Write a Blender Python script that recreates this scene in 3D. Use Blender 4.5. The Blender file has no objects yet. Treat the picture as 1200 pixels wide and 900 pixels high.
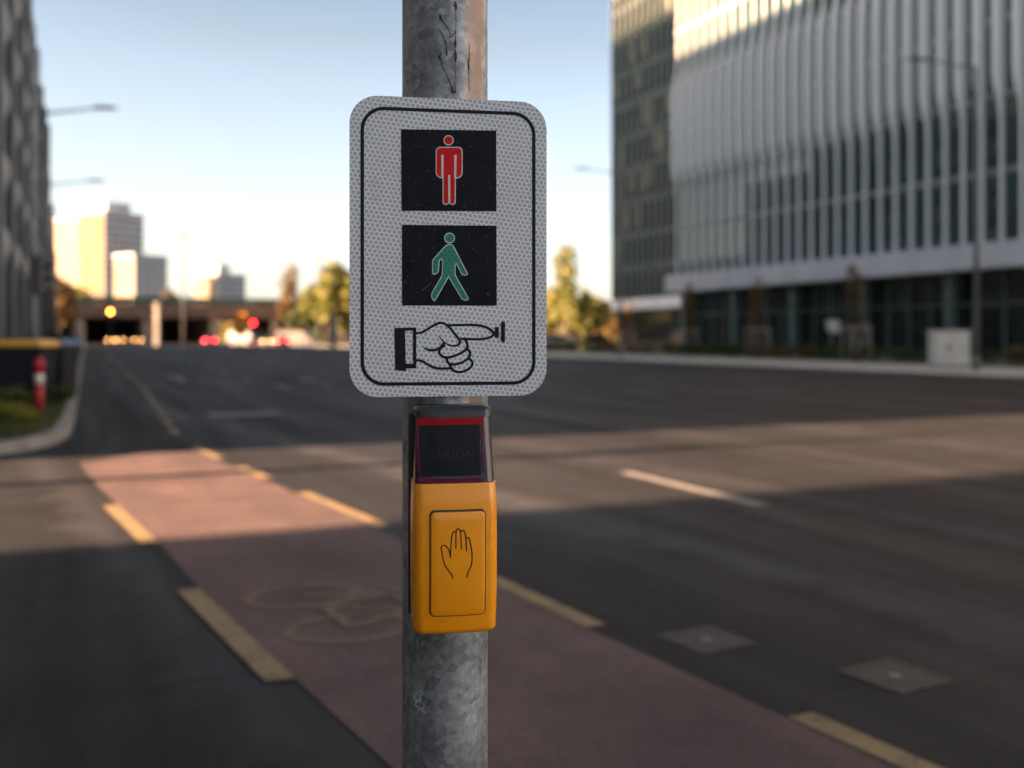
import bpy, bmesh, math, random
from mathutils import Vector
from mathutils.geometry import tessellate_polygon
R = math.radians
# ------------------------------------------------------------ camera, sky, sun, exposure
# road frame: +Y runs along the road, +X across it, camera stands at the left kerb line
F, HZ, CAMH = 1167.0, 395.0, 1.30
TH = R(23.16); CT, ST = math.cos(TH), math.sin(TH)
SUN_EL, SUN_AZ = 22.0, 1.0       # degrees; the light travels towards +X, SUN_AZ towards +Y
scn = bpy.context.scene
COL = scn.collection
cd = bpy.data.cameras.new('camera'); cam = bpy.data.objects.new('camera', cd); COL.objects.link(cam)
cam.location = (0, 0, CAMH); cam.rotation_euler = (R(90), 0, -TH)
cd.sensor_width = 36; cd.lens = 36*F/1200; cd.shift_y = -(450-HZ)/1200
cd.clip_start = .05; cd.clip_end = 6000
cd.dof.use_dof = True; cd.dof.focus_distance = 1.095; cd.dof.aperture_fstop = 3.2; cd.dof.aperture_blades = 0
scn.camera = cam
W = bpy.data.worlds.new('World'); scn.world = W; W.use_nodes = True
nt = W.node_tree; bg = nt.nodes['Background']
sky = nt.nodes.new('ShaderNodeTexSky'); sky.sky_type = 'NISHITA'; sky.sun_disc = False
sky.sun_elevation = R(SUN_EL); sky.sun_rotation = R(-90 + SUN_AZ)
sky.air_density = 1.0; sky.dust_density = 3.0; sky.ozone_density = 1.3; sky.altitude = 100
bg.inputs[1].default_value = .05
# added veil tinting the clear sky: dims it overhead, brightens and warms the horizon
tcw = nt.nodes.new('ShaderNodeTexCoord'); sxw = nt.nodes.new('ShaderNodeSeparateXYZ'); nt.links.new(tcw.outputs['Generated'], sxw.inputs[0])
mpw = nt.nodes.new('ShaderNodeMapping'); nt.links.new(tcw.outputs['Generated'], mpw.inputs[0]); mpw.inputs['Scale'].default_value = (1, 1, 5); mpw.inputs['Rotation'].default_value = (.15, 0, 0)
nzw = nt.nodes.new('ShaderNodeTexNoise'); nt.links.new(mpw.outputs[0], nzw.inputs['Vector']); nzw.inputs['Scale'].default_value = 2.5; nzw.inputs['Detail'].default_value = 6
veil = nt.nodes.new('ShaderNodeValToRGB'); nt.links.new(sxw.outputs[2], veil.inputs[0]); el_ = veil.color_ramp.elements
el_[0].position = 0; el_[0].color = (4.6, 4.1, 3.5, 1); el_[1].position = .34; el_[1].color = (.62, .66, .50, 1); e_ = el_.new(.14); e_.color = (2.7, 2.6, 2.3, 1)
fac = nt.nodes.new('ShaderNodeMapRange'); nt.links.new(nzw.outputs[0], fac.inputs[0]); fac.inputs[1].default_value = .3; fac.inputs[2].default_value = .7; fac.inputs[3].default_value = .42; fac.inputs[4].default_value = .56
mxw = nt.nodes.new('ShaderNodeMix'); mxw.data_type = 'RGBA'; nt.links.new(fac.outputs[0], mxw.inputs[0]); nt.links.new(sky.outputs[0], mxw.inputs[6]); nt.links.new(veil.outputs[0], mxw.inputs[7])
nt.links.new(mxw.outputs[2], bg.inputs[0])
sl = bpy.data.lights.new('sun', 'SUN'); sun = bpy.data.objects.new('sun', sl); COL.objects.link(sun)
sl.energy = 5.0; sl.angle = R(.9); sl.color = (1, .60, .36)
sd = Vector((math.cos(R(SUN_EL))*math.cos(R(SUN_AZ)), math.cos(R(SUN_EL))*math.sin(R(SUN_AZ)), -math.sin(R(SUN_EL))))
sun.rotation_euler = sd.to_track_quat('-Z', 'Y').to_euler(); sun.location = (-30, 0, 40)
vs = scn.view_settings
vs.view_transform = 'Standard'; vs.look = 'None'; vs.gamma = 1; vs.use_curve_mapping = False
vs.exposure = 3.0
scn.cycles.use_denoising = True
scn.cycles.max_bounces = 6

# ------------------------------------------------------------ measuring helpers
def pt(px, py, z):
    xc = (px-600)/F*z
    return Vector((CT*xc+ST*z, -ST*xc+CT*z, CAMH-(py-HZ)/F*z))
def gr(px, py): return pt(px, py, CAMH*F/(py-HZ))
def base(px, z):
    p = pt(px, HZ, z); return Vector((p.x, p.y, 0))
POLE = pt(521.5, HZ, 1.17); POLE.z = 0
FA = -(TH-R(9.6)); CA, SA = math.cos(FA), math.sin(FA)
def loc(px, py, yl):
    """measured point on the fixture plane local y = yl -> (local x, height)"""
    d = pt(px, py, 1.0) - Vector((0, 0, CAMH)); o = Vector((0, 0, CAMH)) - POLE
    lx = lambda v: CA*v.x+SA*v.y
    ly = lambda v: -SA*v.x+CA*v.y
    t = (yl-ly(o))/ly(d)
    return lx(o)+t*lx(d), CAMH+t*d.z

# ------------------------------------------------------------ object helpers
def tag(o, label=None, cat=None, group=None, kind=None):
    if label: o['label'] = label
    if cat: o['category'] = cat
    if group: o['group'] = group
    if kind: o['kind'] = kind
    return o
def empty(name, l, rz=0, **k):
    o = bpy.data.objects.new(name, None); COL.objects.link(o); o.location = l; o.rotation_euler = (0, 0, rz)
    o.empty_display_size = .2
    return tag(o, **k)
class MB:
    def __init__(s): s.b = bmesh.new()
    def box(s, x0, x1, y0, y1, z0, z1, bev=0):
        r = bmesh.ops.create_cube(s.b, size=1)['verts']
        for v in r:
            v.co = Vector((x0+(v.co.x+.5)*(x1-x0), y0+(v.co.y+.5)*(y1-y0), z0+(v.co.z+.5)*(z1-z0)))
        if bev:
            e = list({e for v in r for e in v.link_edges})
            bmesh.ops.bevel(s.b, geom=e, offset=bev, segments=2, affect='EDGES', profile=.5)
        return s
    def tube(s, a, b, r0, r1=None, n=12, cap=True):
        a, b = Vector(a), Vector(b); r1 = r0 if r1 is None else r1
        q = (b-a).to_track_quat('Z', 'Y'); A = []; B = []
        for i in range(n):
            t = 2*math.pi*i/n; d = q @ Vector((math.cos(t), math.sin(t), 0))
            A.append(s.b.verts.new(a+d*r0)); B.append(s.b.verts.new(b+d*r1))
        for i in range(n):
            j = (i+1) % n; f = s.b.faces.new((A[i], A[j], B[j], B[i])); f.smooth = n > 6
        if cap: s.b.faces.new(A[::-1]); s.b.faces.new(B)
        return s
    def poly(s, pts):
        s.b.faces.new([s.b.verts.new(p) for p in pts]); return s
    def prism(s, pts, h):
        """pts: list of 3D points (planar loop); h: Vector offset"""
        A = [s.b.verts.new(Vector(p)) for p in pts]; B = [s.b.verts.new(Vector(p)+Vector(h)) for p in pts]
        n = len(A)
        s.b.faces.new(A[::-1]); s.b.faces.new(B)
        for i in range(n):
            j = (i+1) % n; s.b.faces.new((A[i], A[j], B[j], B[i]))
        return s
    def loft(s, secs, smooth=True, cap=True, closed=True):
        L = [[s.b.verts.new(p) for p in sec] for sec in secs]; n = len(L[0])
        for a, b in zip(L, L[1:]):
            for i in range(n if closed else n-1):
                j = (i+1) % n; f = s.b.faces.new((a[i], a[j], b[j], b[i])); f.smooth = smooth
        if cap: s.b.faces.new(L[0][::-1]); s.b.faces.new(L[-1])
        return s
    def ball(s, c, r, sc=(1, 1, 1), sub=2):
        v = bmesh.ops.create_icosphere(s.b, subdivisions=sub, radius=r)['verts']
        for q in v:
            q.co = Vector((q.co.x*sc[0]+c[0], q.co.y*sc[1]+c[1], q.co.z*sc[2]+c[2]))
            for f in q.link_faces: f.smooth = True
        return s
    def build(s, name, mat, parent=None, l=None, rz=0, recalc=True, smooth_angle=None):
        if recalc: bmesh.ops.recalc_face_normals(s.b, faces=s.b.faces[:])
        me = bpy.data.meshes.new(name); s.b.to_mesh(me); s.b.free()
        for m in (mat if isinstance(mat, (list, tuple)) else [mat]): me.materials.append(m)
        if smooth_angle is not None: me.shade_smooth() ; me.set_sharp_from_angle(angle=R(smooth_angle))
        o = bpy.data.objects.new(name, me); COL.objects.link(o)
        if parent is not None: o.parent = parent
        if l is not None: o.location = l
        o.rotation_euler = (0, 0, rz)
        return o
def copy_tree(o, parent=None, l=None, rz=None):
    c = o.copy(); COL.objects.link(c); c.parent = parent
    if l is not None: c.location = l
    if rz is not None: c.rotation_euler = (0, 0, rz)
    for ch in list(o.children): copy_tree(ch, c)
    return c

# ------------------------------------------------------------ materials
class N:
    def __init__(s, name):
        s.m = bpy.data.materials.new(name); s.m.use_nodes = True; s.t = s.m.node_tree
        s.p = s.t.nodes['Principled BSDF']; s.o = s.t.nodes['Material Output']
    def n(s, k, **kw):
        x = s.t.nodes.new(k)
        for a, b in kw.items(): setattr(x, a, b)
        return x
    def l(s, a, b): s.t.links.new(a, b)
    def val(s, i, v):
        if hasattr(v, 'is_output'): s.l(v, i)
        else: i.default_value = v
    def math(s, op, a, b=0.0, c=None, clamp=False):
        x = s.n('ShaderNodeMath', operation=op, use_clamp=clamp); s.val(x.inputs[0], a); s.val(x.inputs[1], b)
        if c is not None: s.val(x.inputs[2], c)
        return x.outputs[0]
    def coord(s, kind='Object', scale=(1, 1, 1), rot=(0, 0, 0)):
        t = s.n('ShaderNodeTexCoord'); mp = s.n('ShaderNodeMapping'); s.l(t.outputs[kind], mp.inputs[0])
        mp.inputs['Scale'].default_value = scale; mp.inputs['Rotation'].default_value = rot
        return mp.outputs[0]
    def noise(s, co, sc, det=4, rough=.55, dist=0):
        x = s.n('ShaderNodeTexNoise'); s.l(co, x.inputs['Vector']); x.inputs['Scale'].default_value = sc
        x.inputs['Detail'].default_value = det; x.inputs['Roughness'].default_value = rough; x.inputs['Distortion'].default_value = dist
        return x.outputs[0]
    def ramp(s, f, stops):
        x = s.n('ShaderNodeValToRGB'); s.l(f, x.inputs[0]); e = x.color_ramp.elements
        while len(e) < len(stops): e.new(.5)
        for q, (p, c) in zip(e, stops): q.position = p; q.color = (c if len(c) == 4 else (*c, 1)) if not isinstance(c, float) else (c, c, c, 1)
        return x.outputs[0]
    def mix(s, f, a, b, mode='MIX'):
        x = s.n('ShaderNodeMix', data_type='RGBA', blend_type=mode)
        s.val(x.inputs[0], f); 
        for i, v in ((6, a), (7, b)):
            if hasattr(v, 'is_output'): s.l(v, x.inputs[i])
            else: x.inputs[i].default_value = (*v, 1) if len(v) == 3 else v
        return x.outputs[2]
    def bump(s, h, strength=.3, d=.01):
        x = s.n('ShaderNodeBump'); s.l(h, x.inputs['Height']); x.inputs['Strength'].default_value = strength; x.inputs['Distance'].default_value = d
        s.l(x.outputs[0], s.p.inputs['Normal'])
    def set(s, col=None, rough=None, metal=None, spec=None, coat=None, ior=None):
        for k, v in (('Base Color', col), ('Roughness', rough), ('Metallic', metal), ('Specular IOR Level', spec), ('Coat Weight', coat), ('IOR', ior)):
            if v is None: continue
            if hasattr(v, 'is_output'): s.l(v, s.p.inputs[k])
            else: s.p.inputs[k].default_value = (*v, 1) if k == 'Base Color' else v
        return s
def vary(name, a, b, sc=3., rough=.7, metal=0, scale=(1, 1, 1), bump=0, det=5, coat=None, ior=None, lo=.35, hi=.65):
    m = N(name); co = m.coord('Object', scale); f = m.noise(co, sc, det)
    m.set(m.ramp(f, [(lo, a), (hi, b)]), rough, metal, coat=coat, ior=ior)
    if bump: m.bump(f, bump, .01)
    return m.m
def emit(name, col, st):
    m = N(name); m.p.inputs['Emission Color'].default_value = (*col, 1); m.p.inputs['Emission Strength'].default_value = st
    m.set(tuple(.3*c for c in col), .4); return m.m

def asphalt(name, base_, patch=1.0, streak=False):
    m = N(name); co = m.coord('Object')
    big = m.noise(co, .35, 4, .6); mid = m.noise(co, 2.1, 5, .6)
    fine = m.noise(co, 160, 2, .7)
    c = m.ramp(big, [(.3, tuple(x*.72 for x in base_)), (.7, tuple(x*1.25 for x in base_))])
    c = m.mix(.45, c, m.ramp(mid, [(.35, (.55,)*3), (.65, (1.2,)*3)]), 'MULTIPLY')
    # wheel-polished streaks run along the lanes
    st = m.noise(m.coord('Object', (1.1, .05, 1)), 1.6, 4, .6, .3)
    c = m.mix(.55, c, m.ramp(st, [(.35, (.62,)*3), (.68, (1.35,)*3)]), 'MULTIPLY')
    sp = m.ramp(fine, [(.35, (.45,)*3), (.55, (1,)*3), (.72, (2.1,)*3)])
    c = m.mix(.8, c, sp, 'MULTIPLY')
    c = m.mix(.6, c, m.ramp(m.noise(co, 38, 4, .7), [(.36, (.55,)*3), (.64, (1.4,)*3)]), 'MULTIPLY')
    if streak:   # tyre-polished turning track curving through the junction
        sx = m.n('ShaderNodeSeparateXYZ'); m.l(m.coord('Object'), sx.inputs[0])
        for (x0, sl_, wd, am) in ((4.30, -.16, .34, .75), (1.02, -.13, .24, .45), (6.05, -.10, .4, .4), (7.7, -.02, .4, .4), (9.6, 0, .45, .35), (-.9, -.08, .5, .25)):
            xl = m.math('ADD', m.math('MULTIPLY', sx.outputs[1], sl_), x0)
            wob = m.math('MULTIPLY', m.math('SUBTRACT', mid, .5), .5)
            d = m.math('DIVIDE', m.math('ABSOLUTE', m.math('ADD', m.math('SUBTRACT', sx.outputs[0], xl), wob)), wd)
            k = m.math('MULTIPLY', m.math('SUBTRACT', 1.0, d, clamp=True), am)
            k = m.math('MULTIPLY', k, m.math('ADD', mid, .3))
            c = m.mix(k, c, m.mix(fine, tuple(x*1.6 for x in base_), tuple(x*3.6 for x in base_)))
    ve = m.n('ShaderNodeTexVoronoi', feature='DISTANCE_TO_EDGE'); wv = m.n('ShaderNodeVectorMath', operation='ADD'); m.l(co, wv.inputs[0])
    nn = m.n('ShaderNodeTexNoise'); m.l(co, nn.inputs['Vector']); nn.inputs['Scale'].default_value = 1.5; nn.inputs['Detail'].default_value = 6
    m.l(nn.outputs['Color'], wv.inputs[1]); m.l(wv.outputs[0], ve.inputs['Vector']); ve.inputs['Scale'].default_value = .42
    ck = m.math('MULTIPLY', m.math('LESS_THAN', ve.outputs['Distance'], .006), m.math('GREATER_THAN', big, .47))
    c = m.mix(m.math('MULTIPLY', ck, .75), c, tuple(x*.3 for x in base_))
    m.set(c, m.ramp(st, [(.35, .85), (.68, .62)]), spec=.12); m.bump(fine, .5, .004)
    return m.m
M = {}
M['asphalt'] = asphalt('asphalt', (.0250, .0255, .0290), streak=True)
M['asphalt_b'] = asphalt('path_asphalt', (.0225, .0228, .0245))
M['ground'] = vary('ground_soil', (.06, .055, .045), (.11, .10, .08), .2)
def redlane():
    m = N('red_lane'); co = m.coord('Object')
    c = m.ramp(m.noise(co, 1.3, 5, .6), [(.3, (.078, .056, .057)), (.7, (.15, .105, .10))])
    c = m.mix(m.ramp(m.noise(m.coord('Object', (1.2, .12, 1)), 3, 5, .65), [(.42, (0., 0., 0.)), (.75, (.7,)*3)]), c, (.075, .066, .068))
    c = m.mix(.8, c, m.ramp(m.noise(co, 150, 2, .7), [(.35, (.5,)*3), (.55, (1,)*3), (.72, (1.8,)*3)]), 'MULTIPLY')
    m.set(c, .85, spec=.12); m.bump(m.noise(co, 150, 2, .7), .3, .004); return m.m
M['red'] = redlane()
def paint(name, a, wear_to, lo=.45, hi=.7):
    m = N(name); co = m.coord('Object')
    f = m.noise(co, 5, 8, .75); g = m.noise(co, 120, 2, .7)
    c = m.mix(m.ramp(f, [(lo, (0., 0., 0.)), (hi, (.85,)*3)]), a, wear_to)
    c = m.mix(.6, c, m.ramp(g, [(.35, (.55,)*3), (.6, (1.1,)*3)]), 'MULTIPLY')
    al = m.ramp(m.noise(m.coord('Object', (1, .7, 1)), 45, 5, .7), [(.33, (.35,)*3), (.42, (1.,)*3)])
    m.l(al, m.p.inputs['Alpha'])
    m.set(c, .75, spec=.3); return m.m
M['yellow_paint'] = paint('yellow_road_paint', (.24, .175, .09), (.085, .07, .05), .46, .72)
M['faint_paint'] = paint('faded_symbol_paint', (.16, .11, .068), (.10, .07, .055), .35, .65)
M['white_paint'] = paint('white_road_paint', (.22, .21, .20), (.07, .067, .067), .45, .75)
M['worn_white'] = paint('worn_white_paint', (.26, .26, .27), (.09, .09, .095), .35, .65)
M['kerb'] = vary('kerb_stone', (.19, .18, .165), (.28, .265, .245), 4, .85, bump=.2)
M['paving'] = vary('pale_paving', (.30, .29, .28), (.40, .39, .37), 1.2, .85)
M['lawn'] = vary('lawn', (.05, .06, .018), (.10, .11, .03), 3, .9)
M['concrete'] = vary('concrete', (.26, .24, .22), (.38, .35, .31), .5, .85)
M['iron'] = vary('cast_iron', (.022, .022, .022), (.046, .045, .044), 14, .75, .1)

# ------------------------------------------------------------ ground, road, pavements
def sheet(name, pts, z, mat, parent=None):
    m = MB(); m.poly([Vector((p[0], p[1], z)) for p in pts]); return m.build(name, mat, parent, recalc=False)
g = sheet('ground', [(-2500, -2500), (2500, -2500), (2500, 2500), (-2500, 2500)], -.03, M['ground']); tag(g, kind='structure')
road = sheet('road', [(-60, -60), (25.3, -60), (25.3, 330), (-.16, 330), (-.16, 14), (-2.2, 11.9), (-60, 11.9)], 0, M['asphalt']); tag(road, kind='structure')
# darker cycle path beyond the crossing and the walk beside it
pathm = sheet('cycle_path', [(-.12, 12.0), (1.12, 12.0), (1.3, 27), (1.3, 190), (-.12, 190)], .004, M['asphalt_b']); tag(pathm, kind='structure')
def smooth(ps, it=2, closed=False):
    for _ in range(it):
        q = [] if closed else [ps[0]]
        for i in range(len(ps) if closed else len(ps)-1):
            a, b = Vector(ps[i]), Vector(ps[(i+1) % len(ps)])
            q += [a*.75+b*.25, a*.25+b*.75]
        if not closed: q.append(Vector(ps[-1]))
        ps = q
    return ps
# red cycle crossing: left and right edges as measured on the ground
Lr = [(1.28, 0.), (.98, 1.9), (.72, 3.87), (.54, 5.3), (.42, 6.7), (.24, 8.15), (.07, 9.6), (-.06, 11.2)]
Rr = [(2.6, 0.), (2.3, 1.9), (2.05, 3.93), (1.96, 4.8), (1.80, 6.8), (1.62, 8.2), (1.36, 10.2), (1.10, 12.3)]
m = MB()
LL = smooth([Vector((*p, .004)) for p in Lr], 2); RR = smooth([Vector((*p, .004)) for p in Rr], 2)
for i in range(len(LL)-1): m.poly([LL[i], RR[i], RR[i+1], LL[i+1]])
tag(m.build('red_cycle_lane', M['red'], recalc=False), kind='structure')
def along(edge, y):
    for a, b in zip(edge, edge[1:]):
        if a[1] <= y <= b[1]: t = (y-a[1])/(b[1]-a[1]); return a[0]+(b[0]-a[0])*t
    return edge[-1][0]
def strip(mb, edge, y0, y1, w, z, side):
    ys = [y0+(y1-y0)*i/5 for i in range(6)]
    for a, b in zip(ys, ys[1:]):
        xa, xb = along(edge, a), along(edge, b)
        mb.poly([(xa-w*(side < 0), a, z), (xa+w*(side > 0), a, z), (xb+w*(side > 0), b, z), (xb-w*(side < 0), b, z)])
mk = MB()
for a, b in ((3.8, 5.35), (6.65, 8.25)): strip(mk, Lr, a, b, .11, .008, -1)
for a, b in ((1.7, 2.75), (3.95, 4.95), (6.6, 8.3), (9.3, 10.2), (11.0, 12.2)): strip(mk, Rr, a, b, .105, .008, 1)
tag(mk.build('yellow_lane_dashes', M['yellow_paint'], recalc=False), kind='structure')
mk = MB()
for i in range(40):
    y = 14+i*1.55; x = 1.05 + min(1, (y-14)/13)*.25
    mk.poly([(x, y, .008), (x+.12, y, .008), (x+.12, y+.95, .008), (x, y+.95, .008)])
tag(mk.build('cycle_path_edge_line', M['yellow_paint'], recalc=False), kind='structure')
mk = MB()
for y in (6.25, 10.6):
    pass
mk.poly([(4.70, 6.25, .008), (4.84, 6.25, .008), (4.82, 8.35, .008), (4.68, 8.35, .008)])
for x in (4.6, 8.2, 11.8, 15.4, 19.0):
    for i in range(14):
        y = 19+i*6.0
        if x > 4.7 or i > 0: mk.poly([(x, y, .008), (x+.14, y, .008), (x+.14, y+2, .008), (x, y+2, .008)])
tag(mk.build('lane_dashes', M['white_paint'], recalc=False), kind='structure')
mk = MB()    # worn stop bar and arrow at the far side of the junction
a = gr(245, 487); b = gr(325, 484)
mk.poly([(a.x, a.y-.3, .008), (b.x, a.y-.3, .008), (b.x, a.y+.35, .008), (a.x, a.y+.35, .008)])
for (x, y) in ((2.6, 30), (6.2, 27)):
    mk.poly([(x-.08, y, .008), (x+.08, y, .008), (x+.08, y+3, .008), (x-.08, y+3, .008)])
    mk.poly([(x-.35, y+3, .008), (x+.35, y+3, .008), (x, y+4.4, .008)])
tag(mk.build('worn_road_markings', M['worn_white'], recalc=False), kind='structure')
# faded bicycle symbol
def ring(mb, cx, cy, rx, ry, w, z, n=40):
    for i in range(n):
        a, b = 2*math.pi*i/n, 2*math.pi*(i+1)/n
        mb.poly([(cx+rx*math.cos(a), cy+ry*math.sin(a), z), (cx+rx*math.cos(b), cy+ry*math.sin(b), z),
                 (cx+(rx-w)*math.cos(b), cy+(ry-w)*math.sin(b), z), (cx+(rx-w)*math.cos(a), cy+(ry-w)*math.sin(a), z)])
def bar2(mb, a, b, w, z):
    a, b = Vector((*a, z)), Vector((*b, z)); d = (b-a).normalized(); n = Vector((-d.y, d.x, 0))*w/2
    mb.poly([a-n, b-n, b+n, a+n])
mk = MB()
ring(mk, 1.0, 5.0, .30, .23, .055, .008); ring(mk, 1.08, 4.36, .30, .23, .055, .0084)
for i, (a, b) in enumerate((((1.0, 5.0), (1.42, 4.86)), ((1.08, 4.36), (1.45, 4.55)), ((1.42, 4.86), (1.45, 4.55)), ((1.05, 4.72), (1.42, 4.86)), ((1.05, 4.72), (1.45, 4.5)), ((1.05, 4.72), (1.08, 4.36)), ((1.42, 4.96), (1.56, 4.8)), ((1.5, 4.6), (1.5, 4.4)))):
    bar2(mk, a, b, .05, .0088+.0004*i)
tag(mk.build('faded_bicycle_marking', M['faint_paint'], recalc=False), kind='structure')
# access covers in the road
for i, (c, lab) in enumerate((((2.45, 3.6), 'square iron access cover in the asphalt, nearer the red cycle lane'),
                              ((2.85, 2.93), 'square iron access cover in the asphalt with a bright worn centre, nearest the lower right'))):
    e = empty('access_cover', (c[0], c[1], .004), R(6), label=lab, cat='manhole cover', group='square covers in the road')
    m = MB()
    for (x0, x1, y0, y1) in ((-.15, .15, -.15, -.13), (-.15, .15, .13, .15), (-.15, -.13, -.13, .13), (.13, .15, -.13, .13)):
        m.box(x0, x1, y0, y1, -.002, .0015)
    m.build('frame', M['iron'], e)
    m = MB(); m.box(-.127, .127, -.127, .127, -.003, -.0005)
    for a in range(5): m.box(-.1, .1, -.095+a*.045, -.08+a*.045, -.0005, .0005)
    m.build('plate', M['iron'], e)
    m = MB(); m.tube((0, 0, 0), (0, 0, .002), .022, n=16); m.build('key_boss', M['worn_white'], e)
# right pavement and kerb
def rect_slab(name, x0, x1, y0, y1, z0, z1, mat, kind='structure'):
    m = MB(); m.box(x0, x1, y0, y1, z0, z1); return tag(m.build(name, mat), kind=kind)
rect_slab('kerb_right', 25.3, 25.5, -40, 330, -.02, .13, M['kerb'])
rect_slab('pavement_right', 25.5, 32.5, -40, 330, -.02, .125, M['paving'])
rect_slab('lawn_right', 32.5, 39.2, -40, 330, -.02, .14, M['lawn'])
rect_slab('forecourt', 39.2, 90, -40, 130, -.02, .12, M['paving'])
# left pavement, behind the kerb
cv = smooth([Vector((-.16, 60, 0)), Vector((-.16, 22, 0)), Vector((-.16, 15.0, 0)), Vector((-.35, 12.9, 0)), Vector((-1.2, 12.0, 0)), Vector((-3, 11.9, 0)), Vector((-60, 11.9, 0))], 3)
cv = [Vector((-.16, 330, 0))] + cv
def offs(path, d):
    out = []
    for i, p in enumerate(path):
        a = path[max(0, i-1)]; b = path[min(len(path)-1, i+1)]; t = (b-a).normalized()
        out.append(p+Vector((t.y, -t.x, 0))*-d)
    return out
inn = offs(cv, -.15)
if inn[0].x > cv[0].x: inn = offs(cv, .15)
m = MB(); up = Vector((0, 0, .13)); dn = Vector((0, 0, -.02))
for i in range(len(cv)-1):
    m.poly([cv[i]+dn, cv[i+1]+dn, cv[i+1]+up, cv[i]+up]); m.poly([cv[i]+up, cv[i+1]+up, inn[i+1]+up, inn[i]+up])
tag(m.build('kerb_left', M['kerb']), kind='structure')
m = MB(); zt = Vector((0, 0, .122))
m.poly([p+zt for p in inn]+[Vector((-60, 330, .122))])
tag(m.build('pavement_left', M['asphalt_b']), kind='structure')
lawnp = [(-.34, 21.5), (-.34, 15.2), (-.55, 13.2), (-1.3, 12.3), (-3.2, 12.2), (-3.2, 21.5)]
tag(sheet('planted_bed', lawnp, .128, M['lawn']), kind='structure')

# ------------------------------------------------------------ foreground pole
def galv():
    m = N('galvanised_steel'); co = m.coord('Object')
    a = m.noise(co, 14, 6, .65, .4); b = m.noise(co, 160, 3, .6); c3 = m.noise(m.coord('Object', (1, 1, .12)), 30, 5, .6)
    vo = m.n('ShaderNodeTexVoronoi'); m.l(co, vo.inputs['Vector']); vo.inputs['Scale'].default_value = 120
    c = m.ramp(a, [(.3, (.17, .18, .185)), (.5, (.27, .285, .29)), (.7, (.40, .415, .415))])
    c = m.mix(.5, c, m.ramp(b, [(.3, (.6,)*3), (.7, (1.35,)*3)]), 'MULTIPLY')
    bw = m.n('ShaderNodeRGBToBW'); m.l(vo.outputs['Color'], bw.inputs[0])
    c = m.mix(.5, c, bw.outputs[0], 'SOFT_LIGHT')
    c = m.mix(.5, c, m.ramp(c3, [(.35, (.6,)*3), (.6, (1.15,)*3)]), 'MULTIPLY')
    # brown band: warm reflection painted in, with stain texture; one side, above the sign only
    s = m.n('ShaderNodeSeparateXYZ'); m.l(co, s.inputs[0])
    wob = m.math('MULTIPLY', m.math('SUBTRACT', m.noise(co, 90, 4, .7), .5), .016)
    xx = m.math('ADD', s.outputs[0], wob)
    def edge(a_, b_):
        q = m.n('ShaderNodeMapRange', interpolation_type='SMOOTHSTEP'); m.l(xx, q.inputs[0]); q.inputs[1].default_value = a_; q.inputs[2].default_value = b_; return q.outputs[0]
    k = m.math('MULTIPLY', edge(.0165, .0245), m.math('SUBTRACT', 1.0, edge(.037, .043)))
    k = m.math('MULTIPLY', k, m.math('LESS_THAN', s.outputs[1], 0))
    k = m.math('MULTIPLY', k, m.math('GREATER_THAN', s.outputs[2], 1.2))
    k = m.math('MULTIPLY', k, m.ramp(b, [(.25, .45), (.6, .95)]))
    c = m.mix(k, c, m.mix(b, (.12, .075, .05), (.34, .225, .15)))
    pale = m.math('MULTIPLY', m.math('GREATER_THAN', m.noise(co, 9, 2, .4, .8), .60), .18)
    c = m.mix(pale, c, (.42, .43, .42))
    m.set(c, m.ramp(a, [(.3, .55), (.7, .36)]), .35)
    m.bump(m.mix(.5, a, b), .25, .002)
    return m.m
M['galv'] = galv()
M['black_dirt'] = vary('flaked_dark_patch', (.012, .013, .016), (.04, .04, .045), 200, .8)
pole = empty('signal_pole', POLE, FA, label='galvanised steel pole in the foreground carrying the sign and push-button', cat='pole')
n = 96
m = MB(); m.loft([[(.05*math.cos(2*math.pi*i/n), .05*math.sin(2*math.pi*i/n), z) for i in range(n)] for z in (0.0, .9, 1.8, 3.3)])
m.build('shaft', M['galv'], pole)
m = MB(); m.loft([[(r*math.cos(2*math.pi*i/n), r*math.sin(2*math.pi*i/n), z) for i in range(n)] for r, z in ((.056, 3.27), (.056, 3.31), (.03, 3.335), (.001, 3.34))])
m.build('cap', M['galv'], pole)
m = MB(); m.box(-.12, .12, -.12, .12, 0, .014, .004)
for sx in (-1, 1):
    for sy in (-1, 1): m.tube((sx*.09, sy*.09, .01), (sx*.09, sy*.09, .04), .011, n=6)
m.build('base_plate', M['galv'], pole)
# flaked dark seam marks, hugging the shaft (8-times enlarged photo coordinates, top strip)
def onpole(px, py, r=.0503):
    dx = (px-521.5)/F*1.17*math.sqrt(1-(.05/1.17)**2)
    # angle measured from the camera-facing side
    a = math.asin(max(-.98, min(.98, dx/r)))
    zc = 1.17-r*math.cos(a); P = pt(px, py, zc)
    q = P-POLE; lx, ly = CA*q.x+SA*q.y, -SA*q.x+CA*q.y; k = r/math.hypot(lx, ly)
    return Vector((lx*k, ly*k, P.z))
def pole_stroke(mb, ps, ws):
    prev = None
    rnd = random.Random(len(ps))
    pp = []; ww = []
    for i in range(len(ps)-1):
        for t in (0, .25, .5, .75):
            pp.append((ps[i][0]+(ps[i+1][0]-ps[i][0])*t+rnd.uniform(-.35, .35), ps[i][1]+(ps[i+1][1]-ps[i][1])*t)); ww.append((ws[i]+(ws[i+1]-ws[i])*t)*rnd.uniform(.5, 1.3))
    pp.append(ps[-1]); ww.append(ws[-1])
    for (x, y), w in zip(pp, ww):
        a, b = mb.b.verts.new(onpole(x-w/2, y)), mb.b.verts.new(onpole(x+w/2, y))
        if prev: mb.b.faces.new((prev[0], prev[1], b, a))
        prev = (a, b)
Z1 = lambda L: [(450+x/7.5, y/7.5) for x, y in L]
mb = MB()
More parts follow.
